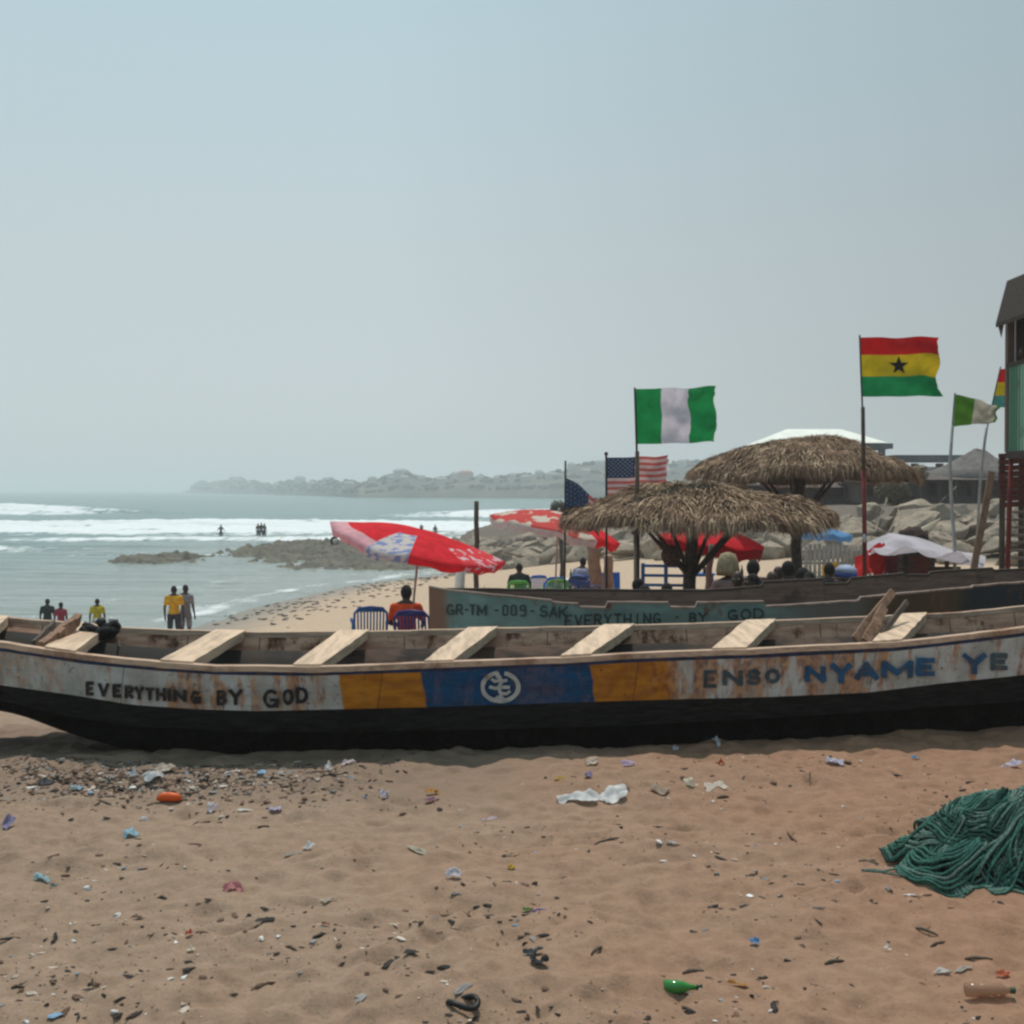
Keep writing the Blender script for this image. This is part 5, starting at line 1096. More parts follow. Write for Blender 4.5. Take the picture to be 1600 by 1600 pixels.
lean(grounded(744, 915, 24), P(744.5, 783, 24), .052, M['post'], 'bare upright dark post beyond the right end of the big red parasol')
lean(grounded(718, 915, 25), P(717, 880, 25), .11, M['white'], 'short thick whitish post left of the dark spiky plant', 'white_post', 'post')
lean(grounded(938, 912, 31), P(925, 848, 31), .17, simple('tan_bark', (.24, .13, .09), .9, .3, 4, .6, .02), 'thick tan trunk leaning left behind the blue draped chair', 'palm_trunk', 'trunk')
lean(grounded(955, 912, 31.6), P(950, 868, 31.4), .13, simple('tan_bark2', (.27, .16, .12), .9, .3, 4, .6, .02), 'stubby tan trunk just right of the thick leaning one', 'palm_trunk', 'trunk')
lean(grounded(1103, 912, 24.5), P(1112, 850, 24.5), .07, simple('pink_post', (.19, .11, .10), .8, .2, 4, .1), 'pinkish brown post right of the nearer thatch trunk')
# dark spiky plant in a sack-like base
t = thing('spiky_plant', 'dark spiky plant in a black tub beside the whitish post', 'plant', grounded(736, 912, 24.6)+(0, 0, .12)); q0 = P(737, 0, 24.6)
m = MB(); zb = gz(q0[0], 24.6); m.lathe([(.17, zb), (.19, zb+.2), (.17, zb+.42), (.22, zb+.48), (.2, zb+.5), (.02, zb+.46)], 16, (q0[0], 24.6, 0)); m.build('tub', simple('black_tub', (.02, .02, .02), .6), t, True, True)
m = MB()
for i in range(60):
    a = r_.uniform(0, 6.28); l = r_.uniform(.3, .62); o_ = r_.uniform(.1, .38); c_ = np.array((q0[0]+.05*math.cos(a), 24.6+.05*math.sin(a), zb+.44)); tip = c_+np.array((o_*math.cos(a), o_*math.sin(a), l)); sd_ = np.array((-math.sin(a), math.cos(a), 0))*.025; mid = c_*.5+tip*.5+np.array((0, 0, .05))
    m.add([c_-sd_, c_+sd_, mid+sd_, mid-sd_, tip], [(0, 1, 2, 3), (3, 2, 4)])
m.build('leaves', simple('dark_leaf', (.025, .035, .025), .7), t, False, True)
# ------------------------------------------------------------------ bar furniture
bl = M['bluepaint']
Y = 26.; x0, x1 = P(1003, 0, Y)[0], P(1077, 0, Y)[0]; zb = gz(x0, Y); t = thing('slatted_barrier', 'blue painted slatted barrier left of the nearer thatch trunk', 'barrier', ((x0+x1)/2, Y, zb))
for py in (884, 899, 914): m = MB(); m.bar(P(1003, py, Y), P(1077, py+1, Y), .03, .06); m.build('slat', bl, t, False, True)
for px in (1005, 1041, 1075): m = MB(); q = P(px, 880, Y); m.bar((q[0], Y+.035, zb-.1), (q[0], Y+.035, q[2]), .075, .04, up=(0, 1, 0)); m.build('post', bl, t, False, True)
m = MB(); q = P(1012, 905, Y); m.box((q[0], Y+.25, zb+.35), (.4, .4, .5)); solo(m, 'crate', M['royal'], 'blue crate standing behind the blue slatted barrier', 'crate')
Y = 36.; t = thing('picket_fence', 'pale weathered picket fence below the light blue parasol', 'fence', P(1290, 890, Y)); t.location.z = gz(t.location.x, Y)
fm = simple('pale_grey_picket', (.26, .25, .24), .8, .25, 3, .1); z0 = gz(t.location.x, Y)
for px in np.arange(1252, 1402, 7.2): a = P(px, 851+r_.uniform(-2, 3), Y); m = MB(); m.bar((a[0], Y, z0-.1), a, .09, .03, up=(0, 1, 0)); m.build('picket', fm, t, False, True)
for py in (862, 880): m = MB(); m.bar(P(1250, py, Y+.05), P(1404, py, Y+.05), .03, .07); m.build('rail', fm, t, False, True)
# white tarpaulin over the dark stall, red canvas
def tarp(pts, label, mat, seed, name='tarpaulin'):
    pts = np.array(pts, float); n_ = 26; g = np.zeros((n_, 12, 3))
    for i, u in enumerate(np.linspace(0, 1, n_)):
        a = np.array([np.interp(u, np.linspace(0, 1, len(pts[0])), pts[0][:, j]) for j in range(3)]); b_ = np.array([np.interp(u, np.linspace(0, 1, len(pts[1])), pts[1][:, j]) for j in range(3)])
        for j, v in enumerate(np.linspace(0, 1, 12)): g[i, j] = a+(b_-a)*v+np.array((0, 0, .07*math.sin(v*9+u*14+seed)*(.3+v)-.10*math.sin(v*3.14)))
    m = MB(); m.grid(g); return solo(m, name, mat, label, 'tarpaulin', smooth=True)
Y = 22.
tarp([[P(1352, 852, Y+1.5), P(1392, 830, Y+1.6), P(1440, 843, Y+1.6), P(1500, 860, Y+1.5), P(1541, 871, Y+1.2)], [P(1368, 858, Y-.5), P(1410, 862, Y-.6), P(1450, 862, Y-.6), P(1500, 871, Y-.6), P(1535, 882, Y-.5)]], 'white tarpaulin stretched low over the dark stall front', cloth('white_tarp', (.50, .48, .54), .3, .2, 2), 1)
tarp([[P(1336, 872, Y+.9), P(1376, 848, Y+.9), P(1383, 850, Y+.9)], [P(1338, 896, Y+.2), P(1378, 898, Y+.1), P(1386, 898, Y+.1)]], 'bright red canvas hung left of the white tarpaulin', cloth('red_canvas', (.42, .012, .015), .3), 2, 'red_canvas')
tarp([[P(1380, 856, Y+1.1), P(1392, 858, Y+1.1), P(1404, 866, Y+1.1)], [P(1382, 898, Y+.6), P(1394, 898, Y+.6), P(1402, 898, Y+.6)]], 'dull red and blue cloth between the red canvas and the dark stall', cloth('dull_red_cloth', (.16, .03, .05), .2), 3, 'hanging_cloth')
t = thing('drinks_stall', 'dark brown stall under the white tarpaulin', 'stall', P(1465, 890, Y+.4)); t.location.z = gz(t.location.x, Y+.4); zb = t.location.z
m = MB(); a, b_ = P(1421, 0, Y+.4)[0], P(1452, 0, Y+.4)[0]; c_ = P(1528, 0, Y+.4)[0]; zt = P(0, 868, Y+.4)[2]
m.box(((a+b_)/2, Y+.4, (zb+zt)/2), (b_-a, .08, zt-zb)); m.build('front_panel', M['redwood'], t, False, True); m = MB(); m.box(((b_+c_)/2+.01, Y+1.3, (zb+zt)/2-.15), (c_-b_, .08, zt-zb-.2)); m.build('back_panel', M['darkwood'], t, False, True)
m = MB(); m.box(((b_+c_)/2, Y+.8, zt-.55), (c_-b_-.05, .7, .06)); m.build('counter', M['darkwood'], t, False, True)
for px in (1424, 1480, 1530): m = MB(); q = P(px, 0, Y+.3); m.bar((q[0], Y+.3, zb-.1), (q[0], Y+.3, zt-.02 if px < 1500 else zt-.35), .06, .06); m.build('post', M['darkwood'], t, False, True)
m = MB(); m.ball(P(1428, 840, Y+2.2), (.28, .3, .2), 14, 10); v = m.v[0]; v += r_.normal(0, .02, v.shape); solo(m, 'dark_bundle', simple('dark_brown_cloth', (.035, .02, .018), .9, .3, 5, .5, .02), 'dark brown heaped bundle on top of the stall behind the white tarpaulin', 'bundle', smooth=True)
m = MB(); q = P(1445, 825, 40); m.tube([q+(-.7, .1, -1.5), q+(-.35, 0, -.5), q+(.0, 0, -.1), q+(.5, 0, .3)], [.2, .16, .16, .02], 6); solo(m, 'pale_slab', simple('pale_stone', (.42, .36, .27), .9, .2, 3, .2), 'pale pointed stone slab sticking up behind the white tarpaulin', 'slab')
def crate(px, py, Y, w, d, label, mat):
    q = P(px, py, Y); z0 = gz(q[0], Y)-.02; n_ = max(2, int((q[2]-z0)/.14)); t = thing('crate', label, 'crate', (q[0], Y, z0)); h_ = (q[2]-z0)/n_
    for i in range(n_):
        for sx, sy, ww, dd in ((0, -d/2, w, .025), (0, d/2, w, .025), (-w/2+.013, 0, .025, d-.03), (w/2-.013, 0, .025, d-.03)): m = MB() if (sx, sy) == (0, -d/2) and i == 0 else m; m.box((sx, sy, h_*(i+.5)), (ww, dd, h_*.86))
    for sx in (-1, 1):
        for sy in (-1, 1): m.box((sx*(w/2-.045), sy*(d/2-.035), h_*n_/2), (.04, .04, h_*n_-.01))
    m.build('slat_walls', mat, t); m = MB(); m.box((0, 0, h_*n_+.006), (w, d, .022)); m.build('lid', mat, t); return t
crate(1318, 903, 22.0, .62, .5, 'tall dark slatted crate under the blue and white sun cap', M['darkwall']); crate(1428, 852, 24.2, .6, .6, 'tall dark slatted crate under the dark brown bundle', M['darkwood'])
# lilac-white bag on the pole, yellow cloth, striped cool box, round basket
m = MB(); q = P(1351, 841, 20.3); m.ball(q, (.035, .04, .07), 10, 8); solo(m, 'plastic_bag', cloth('white_bag', (.6, .6, .68), .3), 'small white plastic bag tied to the pole of the large flag', 'plastic bag', smooth=True)
Y = 22.
t = thing('umbrella_cap', 'blue and white half-round sun cap beside the yellow cloth', 'sun shade', P(1322, 905, Y)); q = P(1322, 893, Y); t.location = Vector([float(x) for x in q])
m = MB(); prof = [(.19*math.cos(a), .12*math.sin(a)) for a in np.linspace(-.2, 1.5, 8)]; m.lathe(prof, 20, q); m.build('dome', simple('pale_blue_dome', (.28, .35, .52), .6, .1, 3, 0), t, True, True); m = MB(); m.lathe([(.192, -.10), (.197, -.02)], 20, q); m.build('band', simple('blue_band', (.03, .09, .35), .6, .1, 3, 0), t, True, True)
tarp([[P(1284, 884, Y+.3), P(1298, 879, Y+.4), P(1315, 882, Y+.3)], [P(1288, 898, Y), P(1302, 897, Y), P(1312, 899, Y)]], 'bright yellow cloth beside the blue and white sun cap', cloth('yellow_cloth', (.48, .28, .01), .3), 4, 'yellow_cloth')
t = thing('hanging_basket', 'round brown basket hanging in the shade under the nearer thatch', 'basket', P(1049, 872, 20.6)); q = P(1049, 868, 20.6); zc = q[2]
m = MB(); m.lathe([(.02, zc-.17), (.10, zc-.16), (.16, zc-.05), (.165, zc+.03), (.12, zc+.13), (.03, zc+.17)], 18, (q[0], q[1], 0)); m.build('bowl', simple('wicker', (.085, .05, .035), .9, .5, 30, .8, .01), t, True, True); m = MB(); m.tube([(q[0], q[1], zc+.16), (q[0], q[1], zc+.55)], .008, 5); m.build('cord', M['post'], t, True, True)
# the people under and beyond the thatch
gl0 = simple('bottle_green_glass', (.02, .10, .03), .2, .2, 4, 0, spec=.5); br0 = simple('bottle_brown_glass', (.08, .03, .01), .2, .2, 4, 0, spec=.5)
def sitter(px, top, label, shirt, rz, pose='sit', h=1.74, afro=0, hat=None, female=False, stool=True, near=False, bald=False):
    s = h/1.74; q = at_height(px, top, 1.32*s)
    if near:
        Ys = np.linspace(16.6, 24, 300); e = base_z((px-800)/F*Ys, Ys)+1.32*s-(H-(top-HOR)/F*Ys); Yq = 18.2; q = np.array(((px-800)/F*Yq, Yq, gz((px-800)/F*Yq, Yq)))
    dz = max(0., H-(top-HOR)/F*q[1]-1.27*s-q[2]) if near else 0.; o = person(label, q+V(0, 0, -.06+dz), rz, pose, shirt, (.05, .045, .05), h, not bald, female, afro=afro)
    if stool:
        t = thing('bar_stool', 'low dark round wooden stool with a person sitting on it under the thatch', 'stool', q, rz, 'stools under the thatch')
        m = MB(); m.lathe([(.17, .355+dz), (.18, .37+dz), (.17, .39+dz)], 16); m.build('seat', M['darkwood'], t)
        for a in range(4): m = MB(); an = a*math.pi/2+.78; m.bar((.13*math.cos(an), .13*math.sin(an), .36+dz), (.17*math.cos(an), .17*math.sin(an), -.05), .035, .035); m.build('leg', M['darkwood'], t)
    return o, q
sitter(1047, 898, 'person in black sitting small behind the blue slatted barrier', (.012, .012, .013), R(10), 'slump', 1.62)
o, q = sitter(1137, 872, 'person in a dull pink top and straw hat sitting right of the nearer thatch trunk', (.20, .13, .125), R(15), 'sit', 1.76, near=True)
hz2 = q[2]+1.26; m = MB(); m.lathe([(.03, hz2+.17), (.11, hz2+.14), (.15, hz2+.03), (.17, hz2-.08), (.16, hz2-.16), (.145, hz2-.06)], 20, (q[0], q[1]-.03, 0)); solo(m, 'straw_hat', simple('straw', (.25, .20, .12), .9, .3, 20, .7, .01), 'large round straw hat on the person in the dull pink top', 'hat', smooth=True)
sitter(1176, 874, 'person in black with a large afro sitting right of the straw hat', (.015, .017, .022), R(-15), 'slump', 1.78, .16, near=True)
sitter(1205, 881, 'person in dark blue sitting third from the nearer thatch trunk', (.02, .025, .04), R(20), 'sit', 1.70, .1, bald=True)
sitter(1218, 872, 'person in maroon sitting behind the one in dark blue', (.05, .02, .03), R(-40), 'sit', 1.72, bald=True)
sitter(1229, 875, 'person in dark purple with full hair sitting beside the farther thatch trunk', (.03, .015, .03), R(30), 'sit', 1.74, .12, near=True)
sitter(1256, 880, 'person in dark grey sitting just right of the farther thatch trunk', (.025, .03, .035), R(-10), 'slump', 1.72, .1)
sitter(1292, 884, 'person in black sitting at the yellow cloth', (.012, .012, .012), R(-30), 'slump', 1.7, near=True)
sitter(1152, 884, 'person in a brown shirt sitting between the straw hat and the large afro', (.09, .05, .03), R(160), 'sit', 1.7, bald=True)
sitter(1192, 886, 'person in a pale blue shirt sitting half hidden beside the large afro', (.16, .20, .26), R(100), 'slump', 1.66)
sitter(1270, 888, 'person in a dull orange top sitting left of the yellow cloth', (.28, .09, .04), R(150), 'slump', 1.66)
sitter(1022, 902, 'person in white sitting low behind the left end of the blue barrier', (.40, .40, .42), R(60), 'slump', 1.6)
sitter(985, 897, 'person in a cream shirt sitting left of the tall flag pole foot', (.36, .32, .26), R(-60), 'slump', 1.62)
for k_, (px, py, lab) in enumerate([(1092, 897, 'small blue plastic table right of the nearer thatch trunk'), (1240, 896, 'small dark plastic table among the people in dark clothes'), (888, 905, 'small white plastic table between the blue slatted chairs'), (1168, 902, 'low red plastic table in front of the large afro')]):
    q = at_height(px, py, .72); t = thing('plastic_table', lab, 'table', q, R(10*k_)); mt = [M['bluechair'], M['navychair'], M['white'], simple('red_plastic', (.40, .02, .02), .4, .1, 3, 0)][k_]
    m = MB(); m.box((0, 0, .70), (.7, .6, .035)); m.box((0, 0, .665), (.62, .52, .03)); m.build('tabletop', mt, t)
    for sx, sy in ((-1, -1), (1, -1), (-1, 1), (1, 1)): m = MB(); m.bar((sx*.28, sy*.22, .66), (sx*.32, sy*.26, -.03), .045, .045); m.build('leg', mt, t)
    for j in range(3):
        c = q+V(r_.uniform(-.25, .25), r_.uniform(-.2, .2), .7185); m = MB(); m.lathe([(.032, c[2]), (.034, c[2]+.12), (.03, c[2]+.16), (.013, c[2]+.20), (.012, c[2]+.26)], 12, (c[0], c[1], 0))
        solo(m, 'drink_bottle', [gl0, br0][j % 2] if 'gl0' in globals() else M['bluechair'], 'drink bottle standing on a plastic table of the beach bar', 'bottle', (c[0], c[1], c[2]), 'bottles on the bar tables', True)
for px, py, c, lab in [(1142, 917, (.55, .10, .03), 'orange cushion on the bench below the straw hat'), (1214, 905, (.55, .13, .05), 'orange cushion in front of the people in dark clothes'), (1245, 903, (.45, .33, .36), 'pale pink cushion right of the orange one')]:
    q = at_height(px, py-4, .62); t = thing('bench', 'low dark plank bench with a cushion among the sitting people', 'bench', q, 0, 'benches of the bar')
    m = MB(); m.box((0, 0, .43), (.9, .35, .05)); m.build('seat', M['darkwood'], t)
    for sx in (-.38, .38): m = MB(); m.box((sx, 0, .19), (.06, .3, .42)); m.build('leg', M['darkwood'], t)
    m = MB(); m.ball(q+V(0, 0, .525), (.30, .18, .07), 16, 8); v = m.v[0]; v += r_.normal(0, .004, v.shape); solo(m, 'cushion', cloth('cushion_'+lab.split()[0], c, .1), lab, 'cushion', smooth=True)

# ------------------------------------------------------------------ heap of green rope
rp = MB(); CX, CY = P(1600, 0, 7.4)[0], 7.4
def heap_z(x, y):
    dx = (x-CX)/.74; dy = (y-CY)/.52; return .52*np.clip(1-np.sqrt(dx*dx+dy*dy), 0, 1)**.78*(.72+.5*fbm(x*3.5, y*3.5, 21, 2))
def rope_strand(pts, r, mb): mb.tube(pts, r, 6)
strands = []
for i in range(105):
    a0 = r_.uniform(0, 6.28); cx_ = CX+r_.normal(-.04, .25); cy_ = CY+r_.normal(-.02, .17); rx = r_.uniform(.10, .34); ry = rx*r_.uniform(.45, 1.0); sp0 = r_.uniform(1.6, 4.4); n_ = 22; th = a0+np.linspace(0, sp0, n_)
    ro = r_.uniform(-.6, .6); x = cx_+rx*np.cos(th)*math.cos(ro)-ry*np.sin(th)*math.sin(ro); y = cy_+rx*np.cos(th)*math.sin(ro)+ry*np.sin(th)*math.cos(ro)
    lay = r_.uniform(-.05, .06); z = np.maximum(heap_z(x, y)+lay+.02*np.sin(th*3+i), .008)+sand_z(x, y)*1.0
    if np.mean(heap_z(x, y) < .01) > .3: continue
    hue = int(r_.integers(3))
    for k_ in range(int(r_.integers(5, 10))):
        g_ = 1+(k_-3)*.019/rx; x = cx_+rx*g_*np.cos(th)*math.cos(ro)-ry*g_*np.sin(th)*math.sin(ro)+r_.normal(0, .003); y = cy_+rx*g_*np.cos(th)*math.sin(ro)+ry*g_*np.sin(th)*math.cos(ro)
        z = np.maximum(heap_z(x, y)+lay-.004*abs(k_-3)+.014*np.sin(th*2+i)+.006*np.sin(th*5+k_), .009)+sand_z(x, y)
        strands.append((np.stack([x, y, z], -1), r_.uniform(.0078, .0105), hue if r_.uniform() < .75 else int(r_.integers(3))))
for i in range(130):                                             # bundles falling from a knot towards the front and the left
    top_ = np.array((CX+r_.normal(.03, .05), CY-.18+r_.normal(0, .03), .36)); a = r_.uniform(-2.9, -.25); L = r_.uniform(.25, .5); n_ = 16; u = np.linspace(0, 1, n_)
    x = top_[0]+np.cos(a)*L*u+.06*np.sin(u*4+a*5+r_.normal(0, .3))*u; y = top_[1]+np.sin(a)*L*u*.8; z = np.maximum(np.maximum(heap_z(x, y), 0)+.03*np.sin(u*3.1)+.01*(i % 4), .01)+sand_z(x, y); strands.append((np.stack([x, y, z], -1), r_.uniform(.0062, .0085), int(r_.integers(3))))
for i in range(46):                                              # tail trailing to the left
    n_ = 18; u = np.linspace(0, 1, n_); L = r_.uniform(.15, .33)*(1.8 if i < 3 else 1); x = CX-.40-L*u; y = CY-.10+r_.normal(0, .10)*(1-u)-.16*u+.02*np.sin(u*7+i); z = np.maximum(heap_z(x, y)*.9, .012)+sand_z(x, y)+.008*(i % 8)*(1-u)+.07*(1-u)**2*(i % 5)/4; strands.append((np.stack([x, y, z], -1), .0068, int(r_.integers(3))))
for s_, rad, c_ in strands:
    k0 = len(rp.f); rp.tube(s_, rad, 6, c_)
rm = [simple('green_rope_'+n, c, .85, .4, 60, .8, .004, .15) for n, c in (('dark', (.014, .050, .040)), ('mid', (.04, .12, .095)), ('grey', (.10, .16, .135)))]
solo(rp, 'rope_heap', rm, 'large tangled heap of dark green rope at the right edge', 'rope heap', (CX, CY, gz(CX, CY)), smooth=True)
mb_ = MB(); G = np.array([[(CX+.66*math.cos(a)*q_, CY+.45*math.sin(a)*q_, 0) for a in np.linspace(0, 6.283, 30)] for q_ in np.linspace(.01, 1, 12)]); G[..., 2] = heap_z(G[..., 0], G[..., 1])-.085+sand_z(G[..., 0].ravel(), G[..., 1].ravel()).reshape(G.shape[:2]); mb_.grid(G)
core = mb_.build('inner_rope', simple('rope_core', (.010, .025, .022), .95), bpy.data.objects['rope_heap'], True, True)

# ------------------------------------------------------------------ litter on the sand
def crumple(px, py, wpx, hpx, col, seed, up=.5, trans=.3, ragged=.35, n=16, rough=.6):
    """a crumpled sheet covering about wpx x hpx photo pixels around px, py"""
    q = np.random.default_rng(seed); g = gp(px, py); Y = g[1]; w = wpx/F*Y; dpt = max(w*.45, hpx/F*Y*Y/H*.55); ht = hpx/F*Y*up
    U, Vv = np.meshgrid(np.linspace(-1, 1, n), np.linspace(-1, 1, n), indexing='ij'); rr = np.hypot(U, Vv); ang = np.arctan2(Vv, U); e = 1-ragged*noise(ang*1.6+seed, ang*0, seed)
    sq = np.maximum(np.abs(U), np.abs(Vv))/np.maximum(rr, 1e-3); x = g[0]+U*sq*e*w/2; y = g[1]+Vv*sq*e*dpt/2
    z = (fbm(U*1.25+seed, Vv*1.25, seed, 2)-.28)*ht*1.7*(1-.5*rr/1.4)+ht*.16*(noise(U*3.4+seed, Vv*3.4, 3)-.5); z = np.maximum(z*1.3, .002)+sand_z(x.ravel(), y.ravel()).reshape(x.shape)+.008
    m = MB(); m.grid(np.stack([x, y, z], -1)); key = 'litter_%d' % int(sum(c*1000*(i+1) for i, c in enumerate(col)))
    mt = bpy.data.materials.get(key) or cloth(key, col, trans, .15, 9, rough); return m, mt, g
def litter(name, cat, label, *a, **k):
    m, mt, g = crumple(*a, **k); return solo(m, name, mt, label, cat, g, smooth=True)
WH = (.62, .62, .62); LI = (.42, .38, .50)
litter('plastic_bag', 'plastic bag', 'large crumpled white plastic bag, longest piece of litter, below the blue panel of the boat', 902, 1250, 84, 24, WH, 1, .7)
litter('plastic_bag', 'plastic bag', 'puffed white end of a plastic bag lying right of the longest white bag', 956, 1246, 56, 30, WH, 2, .9)
litter('paper', 'paper', 'bent cream paper piece left of two pale scraps near the boat', 1080, 1235, 26, 17, (.62, .56, .46), 3, 1.)
litter('paper', 'paper', 'wide pale paper scrap right of the bent cream piece', 1122, 1238, 46, 17, (.55, .48, .42), 4, .6)
litter('paper', 'paper', 'torn dirty scrap left of the bent cream paper', 1030, 1242, 44, 18, (.30, .23, .18), 5, .5)
litter('plastic_bag', 'plastic bag', 'clear blue plastic cup-like bag alone on the left sand', 202, 1313, 24, 15, (.30, .50, .62), 6, .9)
litter('sachet', 'sachet', 'lilac sachet at the far left edge of the sand', 11, 1308, 24, 17, (.22, .20, .34), 7, .9)
litter('sachet', 'sachet', 'pale lilac sachet right of the orange float piece', 428, 1268, 24, 13, LI, 8, .9)
litter('sachet', 'sachet', 'white and lilac sachet between the orange float piece and the pale lilac one', 331, 1272, 20, 14, (.50, .46, .50), 9, .9)
litter('plastic_bag', 'plastic bag', 'thin translucent pink bag on the lower left sand', 362, 1402, 36, 22, (.46, .20, .22), 10, .7, trans=.6)
litter('sachet', 'sachet', 'small bluish white sachet left of the white scrap at mid left', 222, 1282, 20, 8, (.50, .55, .60), 11, .6)
litter('paper', 'paper', 'long thin white strip just below the wrack line at left', 381, 1268, 28, 5, (.58, .56, .52), 12, .4)
litter('plastic_bag', 'plastic bag', 'glinting clear wrapper right of a grey one at mid left', 480, 1329, 22, 12, (.62, .64, .66), 13, .9)
litter('plastic_bag', 'plastic bag', 'flat grey-green wrapper beside the glinting clear one', 455, 1337, 34, 8, (.22, .27, .27), 14, .4)
litter('sachet', 'sachet', 'pale lilac sachet alone on the middle sand', 765, 1282, 30, 12, (.50, .42, .52), 15, .7)
litter('sachet', 'sachet', 'tiny blue-white round sachet left of the orange and pink scrap', 600, 1249, 15, 14, (.45, .44, .55), 16, 1.)
litter('wrapper', 'wrapper', 'orange and pink scrap in the middle sand near the boat', 676, 1241, 26, 12, (.40, .20, .05), 17, .8)
litter('wrapper', 'wrapper', 'dull mauve scrap touching the orange and pink one', 671, 1253, 18, 12, (.30, .18, .24), 18, .8)
litter('sachet', 'sachet', 'bright lilac sachet above the longest white bag', 983, 1209, 30, 14, (.45, .34, .46), 19, .9)
litter('wrapper', 'wrapper', 'small teal scrap above the longest white bag', 920, 1222, 15, 10, (.06, .34, .30), 20, .9)
litter('wrapper', 'wrapper', 'mustard yellow strip left of the teal scrap', 876, 1222, 24, 10, (.38, .25, .06), 21, .6)
litter('sachet', 'sachet', 'cream scrap left of the bright lilac sachet', 925, 1203, 26, 12, (.50, .42, .34), 22, .8)
litter('sachet', 'sachet', 'white water sachet alone in the centre of the sand', 710, 1388, 34, 15, (.50, .48, .54), 23, .8)
litter('wrapper', 'wrapper', 'purple scrap lying on the lower middle sand', 842, 1434, 30, 9, (.12, .08, .30), 24, .7)
litter('leaf', 'leaf', 'small green leaf touching the purple scrap', 823, 1422, 18, 9, (.08, .18, .04), 25, .7)
litter('rubber_piece', 'rubber piece', 'dark grey crumpled piece at the top of the lower middle pair', 833, 1504, 38, 16, (.04, .045, .05), 26, .8, trans=.02)
litter('rubber_piece', 'rubber piece', 'dark grey crumpled piece at the bottom of the lower middle pair', 843, 1524, 36, 18, (.025, .025, .03), 27, .8, trans=.02)
litter('wrapper', 'wrapper', 'small blue and white scrap below the sand centre right', 1181, 1493, 18, 11, (.10, .28, .55), 28, 1.)
litter('shell', 'shell', 'small white shell right of the blue and white scrap', 1391, 1486, 14, 9, (.70, .68, .62), 29, 1.)
litter('paper', 'paper', 'narrow white strip lying above the clear bottle', 1478, 1529, 34, 9, (.50, .47, .45), 30, .6)
litter('paper', 'paper', 'second narrow white strip right of the first above the clear bottle', 1512, 1521, 34, 6, (.40, .36, .32), 31, .5)
litter('wrapper', 'wrapper', 'orange-red scrap above the clear bottle at the right edge', 1572, 1531, 24, 14, (.45, .12, .06), 32, .7)
litter('sachet', 'sachet', 'white sachet in front of the boat under the blue letters', 1305, 1196, 30, 13, (.52, .48, .50), 33, .8)
litter('sachet', 'sachet', 'large lilac white bag at the right edge above the rope heap', 1582, 1197, 36, 16, (.50, .46, .56), 34, .9)
litter('wrapper', 'wrapper', 'small blue scrap below the boat at the right', 1433, 1179, 15, 8, (.08, .26, .48), 35, .8)
litter('sachet', 'sachet', 'white sachet in the shade under the boat right of the tiny one', 1121, 1165, 16, 12, (.50, .50, .52), 36, 1.)
litter('sachet', 'sachet', 'tiny white sachet in the shade under the boat', 1056, 1174, 11, 9, (.50, .50, .52), 37, 1.)
litter('plastic_bag', 'plastic bag', 'faint clear bag half sunk in the sand right of centre', 1053, 1331, 28, 10, (.42, .36, .33), 38, .5)
litter('wrapper', 'wrapper', 'small yellow scrap in the middle of the sand', 799, 1366, 15, 8, (.50, .33, .05), 39, .8)
litter('wrapper', 'wrapper', 'small red scrap on the lower left sand', 293, 1484, 14, 10, (.38, .06, .04), 40, .9)
litter('shell', 'shell', 'white shell just below the small red scrap', 295, 1502, 14, 8, (.64, .60, .50), 41, .9)
litter('plastic_bag', 'plastic bag', 'light blue flattened bottle-like bag at the far left', 62, 1376, 26, 11, (.34, .50, .56), 42, .8)
litter('plastic_bag', 'plastic bag', 'grey end piece touching the light blue bag at the far left', 80, 1381, 16, 9, (.16, .20, .21), 43, .8)
litter('plastic_bag', 'plastic bag', 'crumpled white bag glinting in the wrack line above the orange float piece', 238, 1222, 42, 14, (.52, .53, .54), 44, .8)
litter('plastic_bag', 'plastic bag', 'pale grey bag left of the crumpled white one in the wrack line', 208, 1215, 36, 14, (.34, .37, .40), 45, .8)
litter('paper', 'paper', 'cream paper at the top of the wrack line above the orange float piece', 256, 1207, 40, 13, (.46, .38, .32), 46, .8)
litter('plastic_bag', 'plastic bag', 'light blue scrap at the left of the wrack line', 117, 1238, 24, 14, (.30, .40, .46), 47, .8)
litter('rubber_piece', 'rubber piece', 'long blackish strip at the left of the wrack line', 70, 1231, 34, 12, (.03, .033, .04), 48, .6, trans=.02)
litter('sachet', 'sachet', 'white scrap at the far end of the wrack line under the ochre panel', 512, 1208, 15, 13, (.6, .6, .6), 49, 1.)
litter('sachet', 'sachet', 'pinkish white scrap right of the one under the ochre panel', 543, 1203, 26, 10, (.52, .44, .46), 50, .8)
litter('plastic_bag', 'plastic bag', 'greenish white star-shaped wrapper on the middle left sand', 652, 1335, 36, 9, (.46, .42, .34), 51, .6)
litter('paper', 'paper', 'thin pale strip on the sand at mid left', 515, 1420, 36, 6, (.44, .40, .33), 52, .4)
litter('wrapper', 'wrapper', 'rust-red scrap at the left edge of the middle sand', 507, 1468, 18, 8, (.22, .09, .04), 53, .7)
litter('leaf', 'leaf', 'curled tan leaf right of the green bottle piece', 1155, 1548, 40, 16, (.28, .17, .11), 54, .6)
litter('wrapper', 'wrapper', 'red scrap and green cap by the boat at the right of centre', 1128, 1203, 12, 14, (.34, .08, .05), 55, .9)
